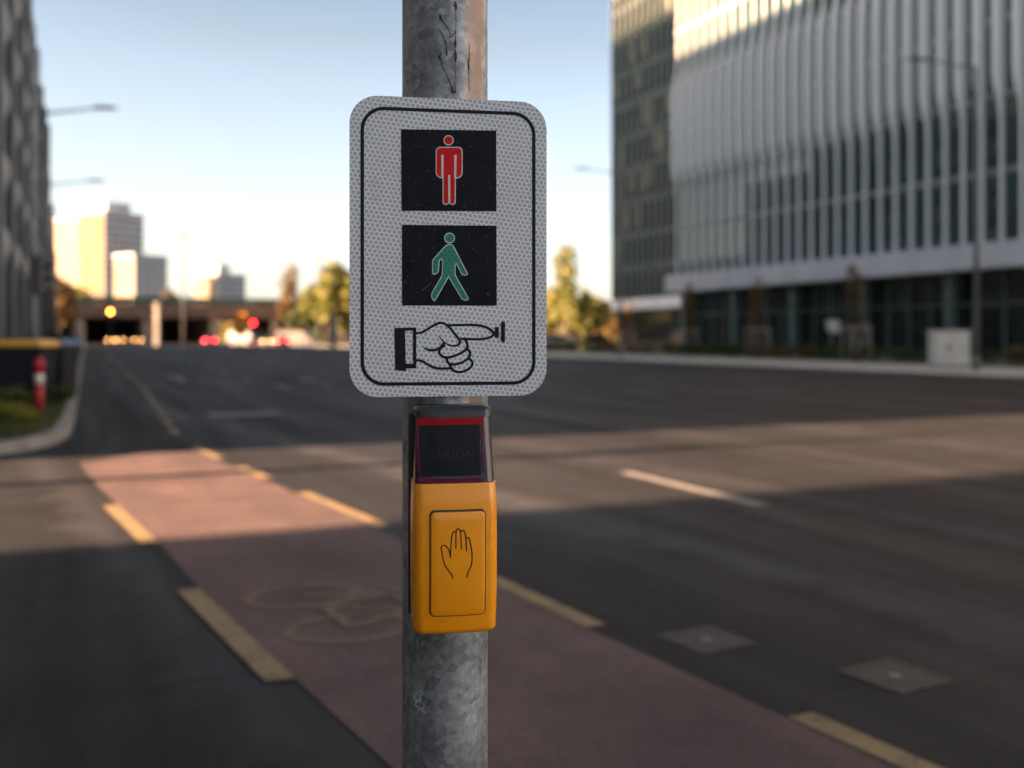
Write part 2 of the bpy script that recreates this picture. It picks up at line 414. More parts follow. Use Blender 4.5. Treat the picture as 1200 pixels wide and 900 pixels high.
pole_stroke(mb, Z1([(490, 130), (500, 175), (545, 220), (580, 290), (600, 325)]), [1.6, 3.6, 1.8, 1.6, .8])
pole_stroke(mb, Z1([(480, 250), (515, 310), (545, 380), (552, 490)]), [.8, 1.8, 1.6, 1.8])
pole_stroke(mb, Z1([(545, 450), (505, 465), (485, 500), (515, 590), (545, 640), (590, 750), (612, 820)]), [.8, 2.2, 2.6, 1.8, 1.6, 1.8, 4.5])
pole_stroke(mb, Z1([(628, 10), (632, 60), (630, 100)]), [2, 5, 1])
pole_stroke(mb, Z1([(634, 100), (634, 200), (630, 300), (628, 345)]), [.7, .9, .7, 1])
pole_stroke(mb, Z1([(628, 345), (628, 380), (628, 415)]), [1.2, 4, 1.5])
pole_stroke(mb, Z1([(628, 430), (630, 490), (628, 555)]), [1.2, 5.2, 1.2])
pole_stroke(mb, Z1([(628, 560), (625, 660), (628, 780), (630, 815)]), [.6, .9, .8, 2])
pole_stroke(mb, Z1([(752, 380), (755, 480), (748, 545), (752, 700), (755, 800)]), [.5, .8, 2.6, .5, .8])
pole_stroke(mb, Z1([(570, 385), (595, 360)]), [.6, 1]); pole_stroke(mb, Z1([(575, 330), (640, 270)]), [2, .8])
mb.build('flaked_seam', M['black_dirt'], pole, recalc=False)
M['old_glue'] = vary('old_sticker_residue', (.34, .36, .36), (.48, .5, .5), 60, .6)
mb = MB()
pole_stroke(mb, [(497, 805), (490, 815), (494, 828), (499, 836)], [1, 13, 8, 3])
mb.build('sticker_residue', M['old_glue'], pole, recalc=False); mb = MB()
pole_stroke(mb, [(478, 14), (481, 25), (480, 36)], [4, 9, 3])
mb.build('sticker_residue', M['old_glue'], pole, recalc=False)
# ------------------------------------------------------------ pedestrian sign
YS = -.0620
sign = empty('pedestrian_sign', POLE, FA, label='grey reflective sign with red standing man, green walking man and pointing hand', cat='sign')
for zc in (1.30, 1.50):   # clamp bands behind the plate
    mb = MB()
    mb.loft([[(r_*math.cos(2*math.pi*i/64), r_*math.sin(2*math.pi*i/64), z) for i in range(64)] for r_, z in ((.0503, zc-.012), (.0525, zc-.011), (.0525, zc+.011), (.0503, zc+.012))])
    mb.box(-.02, .02, -.0595, -.05, zc-.012, zc+.012)
    mb.build('clamp', M['galv'], sign)
def hexmat(name, dark, light, tint_only=False):
    m = N(name); t = m.n('ShaderNodeTexCoord'); mp = m.n('ShaderNodeMapping'); m.l(t.outputs['Object'], mp.inputs[0])
    mp.inputs['Rotation'].default_value = (0, R(-6), 0)
    s = m.n('ShaderNodeSeparateXYZ'); m.l(mp.outputs[0], s.inputs[0])
    P = .00545; u = m.math('DIVIDE', s.outputs[0], P); v = m.math('DIVIDE', s.outputs[2], P)
    def cell(ou, ov):
        a = m.math('ADD', u, ou); b = m.math('ADD', v, ov)
        fu = m.math('SUBTRACT', a, m.math('ROUND', a)); r3 = 1.7320508
        fv = m.math('SUBTRACT', b, m.math('MULTIPLY', m.math('ROUND', m.math('DIVIDE', b, r3)), r3))
        au, av = m.math('ABSOLUTE', fu), m.math('ABSOLUTE', fv)
        return m.math('MAXIMUM', au, m.math('ADD', m.math('MULTIPLY', au, .5), m.math('MULTIPLY', av, .8660254)))
    d = m.math('MINIMUM', cell(0, 0), cell(.5, .8660254))      # 0 at centre .. 0.5 at the cell wall
    h = m.ramp(d, [(.26, 0.), (.38, .22), (.445, 1.), (.5, 1.)])
    big = m.noise(t.outputs['Object'], 9, 4); fn = m.noise(t.outputs['Object'], 500, 2)
    c = m.mix(h, dark, light)
    c = m.mix(.5, c, m.ramp(big, [(.3, (.82,)*3), (.7, (1.1,)*3)]), 'MULTIPLY')
    c = m.mix(.5, c, m.ramp(fn, [(.3, (.8,)*3), (.7, (1.15,)*3)]), 'MULTIPLY')
    gr_ = m.noise(t.outputs['Object'], 28, 7, .7)
    c = m.mix(m.ramp(gr_, [(.6, 0.), (.78, .4)]), c, (.20, .19, .18))
    m.set(c, .42, spec=.5); m.bump(h, .2, .0005); return m.m
M['reflective'] = hexmat('reflective_sheeting', (.42, .445, .475), (.84, .87, .90))
M['sign_back'] = vary('sign_aluminium', (.4, .4, .4), (.5, .5, .5), 20, .45, .8)
def inkmat(name, a, b, sc=60, speck=True, rough=.35):
    m = N(name); co = m.coord('Object')
    c = m.ramp(m.noise(co, sc, 5), [(.35, a), (.7, b)])
    if speck:
        k = m.ramp(m.noise(co, 420, 2, .5), [(.70, 0.), (.76, .55)])
        c = m.mix(k, c, (.35, .36, .38))
    m.set(c, rough, spec=.15); return m.m
M['sign_black'] = inkmat('sign_black_film', (.003, .0035, .006), (.008, .009, .015), rough=.5)
M['ink'] = inkmat('sign_black_ink', (.006, .006, .007), (.012, .012, .014), speck=False)
M['sign_red'] = inkmat('sign_red_film', (.52, .004, .006), (.62, .01, .012), speck=False)
M['sign_green'] = hexmat('sign_green_film', (.004, .17, .10), (.008, .27, .17))
M['sign_white'] = inkmat('sign_white_outline', (.52, .46, .44), (.8, .76, .74), 900, speck=False)
M['sign_white_g'] = inkmat('sign_pale_outline', (.45, .60, .55), (.72, .82, .78), 900, speck=False)
def rrect(x0, x1, z0, z1, r, n=10):
    out = []
    for cx, cz, a0 in ((x1-r, z1-r, 0), (x0+r, z1-r, 90), (x0+r, z0+r, 180), (x1-r, z0+r, 270)):
        for i in range(n+1):
            a = R(a0+90*i/n); out.append((cx+r*math.cos(a), cz+r*math.sin(a)))
    return out
x0 = loc(409.5, 290, YS)[0]; x1 = loc(640.5, 290, YS)[0]; zt_ = loc(525, 115.5, YS)[1]; zb_ = loc(525, 464.5, YS)[1]
mb = MB(); P = rrect(x0, x1, zb_, zt_, .031, 14)
fr = [mb.b.verts.new((x, YS, z)) for x, z in P]; bk = [mb.b.verts.new((x, YS+.002, z)) for x, z in P]
mb.b.faces.new(fr); mb.b.faces.new(bk[::-1]).material_index = 1
for i in range(len(P)):
    j = (i+1) % len(P); f = mb.b.faces.new((fr[i], bk[i], bk[j], fr[j])); f.material_index = 1
plate = mb.build('plate', [M['reflective'], M['sign_back']], sign)
bx0 = loc(422.5, 290, YS)[0]; bx1 = loc(627.5, 290, YS)[0]; bzt = loc(525, 128, YS)[1]; bzb = loc(525, 451.5, YS)[1]
mb = MB(); A = rrect(bx0, bx1, bzb, bzt, .026, 14); w = .0038; B = rrect(bx0+w, bx1-w, bzb+w, bzt-w, .026-w, 14)
for i in range(len(A)):
    j = (i+1) % len(A); mb.poly([(A[i][0], YS-.0003, A[i][1]), (A[j][0], YS-.0003, A[j][1]), (B[j][0], YS-.0003, B[j][1]), (B[i][0], YS-.0003, B[i][1])])
mb.build('border_line', M['ink'], sign, recalc=False)
def flat(name, px_pts, y, mat, parent, t=.0002):
    pp = [loc(x, yy, YS) for x, yy in px_pts]
    mb = MB(); mb.prism([(a, y, b) for a, b in pp], (0, -t, 0)); return mb.build(name, mat, parent)
def area(p): return sum(p[i][0]*p[(i+1) % len(p)][1]-p[(i+1) % len(p)][0]*p[i][1] for i in range(len(p)))/2
def inset(p, d):
    s = 1 if area(p) > 0 else -1; out = []; n = len(p)
    for i in range(n):
        a, b, c = Vector(p[i-1]), Vector(p[i]), Vector(p[(i+1) % n])
        e1 = (b-a).normalized(); e2 = (c-b).normalized(); n1 = Vector((-e1.y, e1.x))*s; n2 = Vector((-e2.y, e2.x))*s
        k = (n1+n2); k = k.normalized(); q = max(.35, k.dot(n1)); out.append(tuple(b+k*d/q))
    return out
def circ(cx, cy, r, n=32): return [(cx+r*math.cos(2*math.pi*i/n), cy+r*math.sin(2*math.pi*i/n)) for i in range(n)]
# red man
p1 = flat('symbol_panel', [(470, 151.5), (581.5, 153.0), (581.7, 247.6), (470.6, 247.0)], YS-.0002, M['sign_black'], sign)
ZA = lambda L: [(450+x/8, 140+y/8) for x, y in L]
man = ZA([(483, 302), (488, 280), (499, 266), (518, 257), (702, 257), (721, 266), (732, 280), (737, 302), (737, 508), (726, 534), (706, 550), (674, 555), (672, 778), (666, 794), (645, 803), (625, 797), (611, 786), (597, 797), (578, 803), (556, 794), (548, 778), (548, 555), (520, 550), (496, 532), (483, 505)])
def figure(pts, head, ins, mo, mi, parent, extra=(), name='figure'):
    mb = MB()
    def add(pp, y, mi_):
        cs = [loc(a, b, YS) for a, b in pp]
        vs_ = [mb.b.verts.new((q[0], y, q[1])) for q in cs]
        for t in tessellate_polygon([[Vector((q[0], q[1], 0)) for q in cs]]):
            mb.b.faces.new([vs_[k] for k in t]).material_index = mi_
    add(pts, YS-.0006, 0); add(circ(head[0], head[1], head[2]), YS-.0006, 0)
    add(inset(pts, ins), YS-.0009, 1); add(circ(head[0], head[1], head[2]-ins), YS-.0009, 1)
    for k, e in enumerate(extra): add(e, YS-.0012, 0)
    return mb.build(name, [mo, mi], parent, recalc=False)
figure(man, (525.6, 164.5, 6.1), 1.35, M['sign_white'], M['sign_red'], p1,
       [ZA([(536, 333), (558, 333), (557, 548), (537, 548)]), ZA([(658, 333), (680, 333), (676, 548), (656, 548)]), ZA([(600, 522), (620, 522), (621, 788), (601, 788)])], 'red_standing_figure')
p2 = flat('symbol_panel', [(471, 263.5), (581.8, 264.5), (582.2, 358.2), (471.2, 358.0)], YS-.0002, M['sign_black'], sign)
ZC = lambda L: [(450+x/7.826, 255+y/7.826) for x, y in L]
walk = ZC([(597, 240), (633, 252), (655, 290), (712, 405), (770, 515), (762, 528), (735, 533), (710, 522), (664, 428), (655, 440), (655, 520), (670, 552), (777, 740), (770, 756), (740, 762), (712, 750), (592, 548), (475, 755), (461, 769), (440, 748), (431, 715), (440, 682), (519, 548), (530, 520), (535, 400), (525, 384), (510, 396), (503, 490), (490, 512), (457, 524), (440, 515), (442, 390), (480, 345), (560, 258)])
figure(walk, (526.7, 279.0, 6.3), 1.05, M['sign_white_g'], M['sign_green'], p2, name='green_walking_figure')
# scratches on the lower panel
rnd = random.Random(3)
M['scratch'] = vary('scratch', (.12, .12, .13), (.3, .3, .31), 600, .5)
for x, y, l_, a in [(500, 336, 14, -40), (572, 345, 5, 55), (475, 330, 4, -60), (472, 338, 3, -60), (484, 306, 2, 0), (580, 289, 2, 10), (574, 267, 1.5, 0), (492, 297, 2, 80), (478, 324, 2, -50)]:
    dx, dy = math.cos(R(a))*l_/2, math.sin(R(a))*l_/2; nx, ny = -math.sin(R(a))*.3, math.cos(R(a))*.3
    mb = MB(); mb.poly([(lambda q: (q[0], YS-.0005, q[1]))(loc(*p, YS)) for p in ((x-dx-nx, y-dy-ny), (x+dx-nx*.3, y+dy-ny*.3), (x+dx+nx*.3, y+dy+ny*.3), (x-dx+nx, y-dy+ny))])
    mb.build('scratch', M['scratch'], p2, recalc=False)
# pointing hand
def stroke(mb, pts, w, y, it=2, taper=(1, 1), conv=None, depth=YS, curve=None):
    ps = smooth([Vector((a, b)) for a, b in pts], it); n = len(ps); prev = None
    for i, p in enumerate(ps):
        a = ps[max(0, i-1)]; b = ps[min(n-1, i+1)]; t = (b-a).normalized(); nn = Vector((-t.y, t.x))
        f = i/(n-1); k = 1.0
        if f < .3: k = taper[0]+(1-taper[0])*f/.3
        if f > .7: k = min(k, taper[1]+(1-taper[1])*(1-f)/.3)
        q = []
        for s_ in (-1, 1):
            c = p+nn*w/2*k*s_; e = loc(c.x, c.y, depth); q.append(mb.b.verts.new((e[0], (curve(e[0], e[1]) if curve else y), e[1])))
        if prev: mb.b.faces.new((prev[0], prev[1], q[1], q[0]))
        prev = q
ZD = lambda L: [(450+x/8, 365+y/8) for x, y in L]
mb = MB(); yy = [YS-.0003]
def st(L, w=2.9, **k): yy[0] -= .00002; stroke(mb, ZD(L), w, yy[0], **k)
st([(296, 205), (345, 200), (380, 185), (440, 145), (500, 112), (540, 104), (580, 122), (620, 155), (660, 205), (700, 258), (716, 285), (700, 312), (660, 326), (610, 318), (560, 285), (508, 228)], taper=(1, .3))
st([(580, 130), (700, 128), (800, 124), (900, 130), (970, 150), (1020, 190), (1032, 212), (1005, 240), (950, 256), (850, 262), (715, 256)])
st([(370, 338), (420, 364), (480, 364), (530, 338), (565, 292)], taper=(.3, 1))
st([(575, 318), (530, 338), (513, 380), (535, 416), (580, 434), (650, 422), (720, 392), (770, 356), (785, 320), (775, 285), (755, 266)])
st([(590, 432), (588, 470), (620, 496), (680, 496), (740, 476), (790, 442), (812, 400), (797, 365), (775, 345)])
st([(612, 492), (640, 548), (690, 572), (750, 562), (800, 537), (832, 500), (826, 465), (798, 440)])
st([(296, 458), (345, 458), (400, 490), (460, 525), (530, 536), (625, 533)])
for q in ([(97, 155), (196, 153), (206, 560), (105, 550)], [(190, 152), (303, 150), (303, 178), (190, 180)], [(272, 170), (303, 170), (303, 533), (272, 533)], [(200, 490), (285, 490), (285, 533), (200, 535)],
          [(1038, 145), (1076, 145), (1076, 246), (1038, 246)], [(1015, 185), (1042, 185), (1042, 228), (1015, 228)], [(1097, 95), (1135, 95), (1133, 287), (1097, 287)]):
    yy[0] -= .00002; mb.poly([(lambda e: (e[0], yy[0], e[1]))(loc(a, b, YS)) for a, b in ZD(q)])
mb.build('pointing_hand_symbol', M['ink'], sign, recalc=False)

# ------------------------------------------------------------ push-button box
box = empty('push_button_box', POLE, FA, label='orange pedestrian push-button box with a black hand symbol and dark red window, on the pole', cat='push button')
def plastic(name, a, b, rough=.3, coat=.3):
    m = N(name); co = m.coord('Object')
    c = m.ramp(m.noise(co, 12, 6, .6), [(.35, a), (.65, b)])
    k = m.ramp(m.noise(co, 380, 3, .6), [(.72, 0.), (.8, .6)])
    c = m.mix(k, c, tuple(x*.35 for x in a))
    r = m.ramp(m.noise(co, 25, 6, .7), [(.3, rough*.8), (.7, rough*1.35)])
    m.set(c, r, coat=coat); m.p.inputs['Coat Roughness'].default_value = .12
    m.bump(m.noise(co, 300, 2), .03, .0005); return m.m
M['orange'] = plastic('orange_plastic', (.90, .315, .003), (.95, .355, .005))
M['blackp'] = plastic('black_plastic', (.012, .012, .013), (.022, .022, .023), .35, .2)
M['lens'] = plastic('plum_lens', (.020, .003, .008), (.035, .005, .012), .2, .15)
M['lens_red'] = plastic('red_lens_rim', (.22, .002, .006), (.32, .003, .01), .35, 0); M['lens_red'].node_tree.nodes['Principled BSDF'].inputs['Specular IOR Level'].default_value = .12
M['lens_pink'] = plastic('magenta_lens_edge', (.09, .002, .025), (.13, .003, .04), .35, 0); M['lens_pink'].node_tree.nodes['Principled BSDF'].inputs['Specular IOR Level'].default_value = .15
M['window'] = plastic('dark_window', (.0035, .0035, .006), (.005, .005, .009), .35, .0); M['window'].node_tree.nodes['Principled BSDF'].inputs['Specular IOR Level'].default_value = .18
M['dimtext'] = plastic('dim_lettering', (.035, .018, .011), (.045, .022, .014), .5, .0); M['dimtext'].node_tree.nodes['Principled BSDF'].inputs['Specular IOR Level'].default_value = .2
yf = -.105
zT = loc(525, 476, -.09)[1]; z1 = loc(525, 489.5, -.095)[1]; z2 = loc(530, 567, yf)[1]; z3 = loc(532, 744, yf)[1]
zb1, zb2 = z3, zT
CX = loc(532, 640, -.085)[0]
def prof(z):
    """(half width, front y) of the box at height z"""
    t = (z-z3)/(zT-z3)
    hw = .0455 - .0035*max(0, t-.55)/.45 - .001*max(0, .2-t)/.2
    f = .1015 + .006*math.sin(math.pi*min(1, t*1.15+.08)) - .016*max(0, t-.6)/.4
    return hw, -f
def sect(z, g=0., back=-.046, n=8, rad=.011, bow=.0022):
    hw, f = prof(z); hw -= g; f += g; r = rad; out = []
    out.append((CX+hw, back, z))
    for i in range(n+1):
        a = R(90*i/n); out.append((CX+hw-r+r*math.cos(a), f+r-r*math.sin(a), z))
    for i in range(1, 8):   # gently bowed front
        u = i/8; x = hw-r-(2*hw-2*r)*u; out.append((CX+x, f-bow*(1-(2*u-1)**2), z))
    for i in range(n+1):
        a = R(90+90*i/n); out.append((CX-hw+r+r*math.cos(a), f+r-r*math.sin(a), z))
    out.append((CX-hw, back, z))
    return out
def frontY(x, z, g=0., bow=.0022, rad=.011):
    hw, f = prof(z); hw -= g; f += g; u = (x-CX)/(hw-rad); u = max(-1, min(1, u)); return f-bow*(1-u*u)
def loft_box(name, za, zb, mat, nz=24, g=0., back=-.046, round_bot=0, round_top=0, parent=box):
    mb = MB(); secs = []
    for i in range(nz+1):
        z = za+(zb-za)*i/nz; gg = g
        secs.append((z, gg))
    S = []
    if round_bot:
        for k in range(6):
            a = R(90*k/6); S.append((za+round_bot*(1-math.sin(a)) if False else za+round_bot*(1-math.cos(a)) if False else za+round_bot*(k/6)**1.6, g+round_bot*(1-math.sqrt(max(0, 1-(1-(k/6)**1.6)**2)))))
        secs = [s_ for s_ in secs if s_[0] > za+round_bot]
    if round_top:
        secs = [s_ for s_ in secs if s_[0] < zb-round_top]
    S += secs
    if round_top:
        for k in range(5, -1, -1): S.append((zb-round_top*(k/6)**1.6, g+round_top*(1-math.sqrt(max(0, 1-(1-(k/6)**1.6)**2)))))
    mb.loft([sect(z, gg, back) for z, gg in S])
    return mb.build(name, mat, parent, smooth_angle=50)
housing = loft_box('housing', z3, z2, M['orange'], round_bot=.006)
lens = loft_box('lens', z2+.0006, z1, M['lens'], g=.0012)
cap = loft_box('cap', z1+.0004, zT, M['blackp'], nz=8, round_top=.006)
# back plate between housing and pole
mb = MB(); zb0, zbt = loc(480, 722, -.06)[1], loc(480, 490, -.06)[1]
mb.box(CX-.0475, CX+.046, -.0515, -.044, zb0, zbt+.006, .002)
mb.build('back_plate', M['blackp'], box)
# window panel and its rims, following the bowed front
def face_patch(name, xa, xb, za, zb, off, mat, parent, nx=14, nz=14, r=0):
    mb = MB(); G = []
    for j in range(nz+1):
        row = []
        for i in range(nx+1):
            x = xa+(xb-xa)*i/nx; z = za+(zb-za)*j/nz
            row.append(mb.b.verts.new((x, frontY(x, z)-off, z)))
        G.append(row)
    for j in range(nz):
        for i in range(nx): mb.b.faces.new((G[j][i], G[j][i+1], G[j+1][i+1], G[j+1][i])).smooth = True
    return mb.build(name, mat, parent, recalc=False)
wx0 = loc(494, 530, yf)[0]; wx1 = loc(564.5, 530, yf)[0]; wz0 = loc(530, 558, yf)[1]; wz1 = loc(530, 499.5, yf)[1]
face_patch('window', wx0, wx1, wz0, wz1, -.0006+.0009, M['window'], lens)
face_patch('red_rim', wx0-.0035, wx1+.004, wz1+.0002, z1-.0008, .0003-.0003, M['lens_red'], lens, nz=3)
face_patch('side_rim', wx1+.0018, wx1+.0034, wz0+.003, wz1, -.0004, M['lens_pink'], lens, nx=3)
face_patch('side_rim', wx0-.0035, wx0-.0012, wz0+.004, wz1, -.0004, M['lens_pink'], lens, nx=3)
face_patch('side_rim', wx0-.004, wx1+.001, z2+.0016, wz0-.003, -.0004, M['lens_pink'], lens, nz=2)
tc = bpy.data.curves.new('t', 'FONT'); tc.body = 'VÁRJON'; tc.size = .0125; tc.align_x = 'CENTER'; tc.space_character = 1.15
to = bpy.data.objects.new('t', tc); COL.objects.link(to); bpy.context.view_layer.update()
me = bpy.data.meshes.new_from_object(to.evaluated_get(bpy.context.evaluated_depsgraph_get())); bpy.data.objects.remove(to)
tz = loc(528, 538.5, yf)[1]; txc = (wx0+wx1)/2
for v in me.vertices:
    x, z = txc+v.co.x, tz+v.co.y; v.co = (x, frontY(x, z)-.0006, z)
me.name = 'lettering'; me.materials.append(M['dimtext']); o = bpy.data.objects.new('lettering', me); COL.objects.link(o); o.parent = lens
# push panel
Zh = lambda x, y: (440+x/5, 580+y/5)
a = loc(*Zh(316, 400), yf-.003); b = loc(*Zh(648, 400), yf-.003); c_ = loc(*Zh(480, 86), yf-.003); d_ = loc(*Zh(480, 711), yf-.003)
def rr_patch(name, xa, xb, za, zb, r, off, thick, mat, parent, edge=.0012):
    """rounded rectangle following the bowed front, with a softened rim"""
    mb = MB(); loops = []
    steps = [(0, 0), (0, thick*.6), (edge*.35, thick*.92), (edge, thick)]
    for ins_, h in steps:
        P_ = rrect(xa+ins_, xb-ins_, za+ins_, zb-ins_, max(.0006, r-ins_), 8)
        # densify long sides
        Q = []
        for i in range(len(P_)):
            p, q = P_[i], P_[(i+1) % len(P_)]; L = math.hypot(p[0]-q[0], p[1]-q[1]); k = 8 if L > .01 else 1
            for t in range(k): Q.append((p[0]+(q[0]-p[0])*t/k, p[1]+(q[1]-p[1])*t/k))
        loops.append([(x, frontY(x, z)-off-h, z) for x, z in Q])
    # inner grid: shrink loops towards the centre line
    cx, cz = (xa+xb)/2, (za+zb)/2
    for f in (.8, .6, .4, .2, .04):
        L = []
        for (x, y, z) in loops[3]:
            X, Zz = cx+(x-cx)*f, cz+(z-cz)*f; L.append((X, frontY(X, Zz)-off-thick, Zz))
        loops.append(L)
    mb.loft(loops, cap=True)
    return mb.build(name, mat, parent)
rr_patch('panel_gap', a[0], b[0], d_[1], c_[1], .006, -.0004, .0007, M['blackp'], housing)
g_ = .0013
push = rr_patch('push_panel', a[0]+g_*1.1, b[0]-g_, d_[1]+g_*.7, c_[1]-g_*1.7, .005, -.0003, .0022, M['orange'], box)
mb = MB()
crv = lambda x, z: frontY(x, z)-.00195
def hs(L, **k): stroke(mb, [Zh(x, y) for x, y in L], 1.5, 0, depth=yf-.004, curve=crv, **k)
hs([(450, 487), (450, 468), (425, 440), (400, 400), (390, 345), (382, 300), (402, 291), (422, 305), (435, 335), (438, 366)])
hs([(438, 366), (441, 290), (445, 238), (455, 211), (471, 216)]); hs([(470, 312), (470, 255), (470, 208), (483, 192), (497, 206), (500, 260), (502, 317)])
hs([(497, 212), (515, 204), (526, 225), (530, 280), (532, 328)]); hs([(528, 252), (545, 244), (552, 270), (566, 340), (563, 410), (540, 450), (533, 483)])
mb.build('hand_symbol', M['ink'], push, recalc=False)

# ------------------------------------------------------------ office building on the right
def glass(name, a, b, rough=.06, ior=1.9, sc=.3):
    m = N(name); co = m.coord('Object')
    c = m.ramp(m.noise(co, sc, 3), [(.35, a), (.65, b)])
    m.set(c, rough, ior=ior); return m.m
M['teal_glass'] = glass('teal_glass', (.004, .022, .021), (.014, .055, .050), .05, 1.9, .5)
M['dark_glass'] = glass('dark_glass', (.008, .012, .014), (.02, .028, .028), .08, 1.6)
M['bronze_glass'] = glass('bronze_glass', (.012, .026, .021), (.035, .048, .036), .06, 2.0, .25)
M['fin'] = vary('white_fin', (.80, .82, .84), (.86, .88, .90), .6, .4)
M['fascia'] = vary('fascia_panel', (.56, .56, .60), (.66, .66, .70), .6, .5)
M['mullion'] = vary('green_grey_mullion', (.10, .15, .14), (.16, .22, .20), 2, .4, .3)
XF = 40.4
off = empty('office_building', (XF, 64.2, 0), label='large office building with white wavy vertical fins over a glazed ground floor', cat='building')
def offp(mb, name, mat): return mb.build(name, mat, off)
# coordinates local to (XF, 64.2): x into the building, y along the street (0 .. -60)
LY = -62
m = MB(); m.box(.55, 22, LY, 0, 5.9, 40); offp(m, 'glazed_wall', M['teal_glass'])
m = MB(); m.box(-.35, 22, LY, .12, 4.65, 5.9)
offp(m, 'fascia', M['fascia'])
m = MB(); m.box(1.2, 21, LY+.3, -.3, .12, 4.65); offp(m, 'ground_floor_glazing', M['dark_glass'])
for k in range(10):
    mm = MB(); y = -1.1-k*6.2; mm.box(.35, .75, y-.22, y+.22, .1, 4.65, .03); offp(mm, 'column', M['mullion'])
m = MB()
for k in range(40):
    y = -.8-k*1.55; m.box(1.08, 1.2, y-.04, y+.04, .12, 4.65)
m.box(1.07, 1.2, LY+.3, -.3, 2.9, 3.0); m.box(1.07, 1.2, LY+.3, -.3, .12, .35)
offp(m, 'mullions', M['mullion'])
m = MB()
for z in (9.4, 13.1, 16.8, 20.5, 24.2, 27.9, 31.6, 35.3): m.box(.47, .55, LY, 0, z-.16, z+.16)
offp(m, 'floor_bands', vary('floor_band', (.16, .19, .20), (.22, .25, .26), 1, .5))
def fdepth(h, ph):
    s1 = 1/(1+math.exp(-(h-13.0-ph)*3.2)); s2 = 1/(1+math.exp(-(h-20.8-ph)*2.2)); s3 = 1/(1+math.exp(-(h-28.4)*2.4))
    return .20+.34*s1-.40*s2+.4*s3
def finmesh():
    mb = MB(); secs = []
    h = 5.9
    while h <= 40.01:
        d = fdepth(h, 0); w = .07 + .08*max(0, min(1, (fdepth(h, 0)-.1)/.5))
        lean = .26*(fdepth(h, 0)-.42)
        secs.append([(.54, -w, h), (.54, w, h), (.54-d, w*.9+lean, h), (.54-d, -w*.9+lean, h)]); h += .31
    mb.loft(secs, smooth=False); return mb
f0 = finmesh().build('fin', M['fin'], off, l=(0, -.35, 0))
for k in range(1, 54):
    c = f0.copy(); COL.objects.link(c); c.parent = off; c.location = (0, -.35-1.15*k, 0)
# wing set back, facing the camera end of the street
wing = empty('office_wing', (60.5, 109.7, 0), label='bronze-glazed office wing with thin vertical ribs, set back left of the white-finned building', cat='building')
m = MB(); m.box(.4, 20, -45, 0, 5.9, 56); m.build('glazed_wall', M['bronze_glass'], wing)
m = MB(); m.box(0, 20, -45, .1, 4.65, 5.9); m.build('fascia', M['fascia'], wing)
m = MB(); m.box(1.2, 19, -45, -.4, .1, 4.65); m.build('ground_floor_glazing', M['dark_glass'], wing)
m = MB()
for z in range(9, 56, 4): m.box(.28, .4, -45, 0, z+.2, z+1.0)
m.build('floor_bands', vary('bronze_band', (.05, .075, .075), (.11, .14, .135), .35, .5), wing)
rb = None
for k in range(26):
    if rb is None:
        m = MB(); m.box(-.07, .38, -.08, .08, 5.9, 56); rb = m.build('rib', vary('dark_rib', (.12, .145, .15), (.18, .205, .21), 1, .5), wing, l=(0, -.1, 0))
    else:
        c = rb.copy(); COL.objects.link(c); c.parent = wing; c.location = (0, -.1-k*1.35, 0)
rnd = random.Random(5)
M['blind'] = vary('window_blind', (.12, .13, .10), (.24, .24, .17), 2, .6)
used = set()
for k in range(26):
    i, j = rnd.randrange(14), rnd.randrange(9)
    if (i, j) in used: continue
    used.add((i, j))
    m = MB(); y = -.1-i*1.35; z = 10.15+j*4; m.box(.33, .37, y-1.2, y-.15, z+rnd.uniform(0, 1.2), z+2.9); m.build('blind', M['blind'], wing)

# ------------------------------------------------------------ street lamps
M['lampgrey'] = vary('lamp_post_steel', (.12, .125, .13), (.18, .185, .19), 2, .5, .4)
M['lampdark'] = vary('lamp_head_dark', (.04, .045, .05), (.07, .075, .08), 4, .5)
def lamp(l, h, arm, rz, label, group='street lamps over the road'):
    e = empty('street_lamp', l, rz, label=label, cat='street lamp', group=group)
    m = MB(); m.tube((0, 0, 0), (0, 0, h), .11, .055); m.tube((0, 0, 0), (0, 0, .5), .14, .14); m.build('pole', M['lampgrey'], e)
    m = MB(); m.tube((0, 0, h-.06), (arm*.75, 0, h+.16), .045, .035); m.build('arm', M['lampgrey'], e)
    m = MB(); m.loft([[(arm*.72+s_, y*w_, h+.16+z*t_) for y, z in ((-1, 0), (-.8, .6), (0, 1), (.8, .6), (1, 0), (0, -.5))] for s_, w_, t_ in ((0, .06, .05), (.12, .15, .09), (.55, .17, .09), (arm*.28+.2, .05, .04))], smooth=False)
    m.build('lamp_head', M['lampdark'], e); return e
lamp(base(1144, 35.8)+Vector((0, 0, .12)), 10.9, 2.5, R(180-23+8), 'tall street lamp on the right pavement beside the pale cabinet')
lamp(base(727, 59.5)+Vector((0, 0, .12)), 11.0, 2.7, R(180-23+8), 'farther street lamp on the right, before the bronze-glazed wing')
lamp(base(52, 33.6), 8.9, 2.2, R(-23+5), 'nearer of the two lamps reaching out from the left building row, higher in the photo')
lamp(base(58, 49), 8.85, 2.5, R(-23+5), 'farther of the two lamps reaching out from the left building row, lower in the photo')
def mast(px, z, h, label, T=True):
    e = empty('lighting_mast', base(px, z), R(-20), label=label, cat='mast')
    m = MB(); m.tube((0, 0, 0), (0, 0, h), .28, .12); m.build('pole', M['lampgrey'], e)
    if T:
        m = MB(); m.box(-1.6, 1.6, -.25, .25, h-.15, h+.1); m.box(-1.6, -1.0, -.3, .3, h-.3, h-.1); m.box(1.0, 1.6, -.3, .3, h-.3, h-.1); m.build('head', M['lampgrey'], e)
mast(215, 175, 19.2, 'tall mast with a T-shaped head standing in front of the bridge')
mast(374, 160, 15.5, 'slim plain mast rising between the trees right of the bridge', False)
mast(62, 95, 14, 'slim mast at the end of the left building row', False)

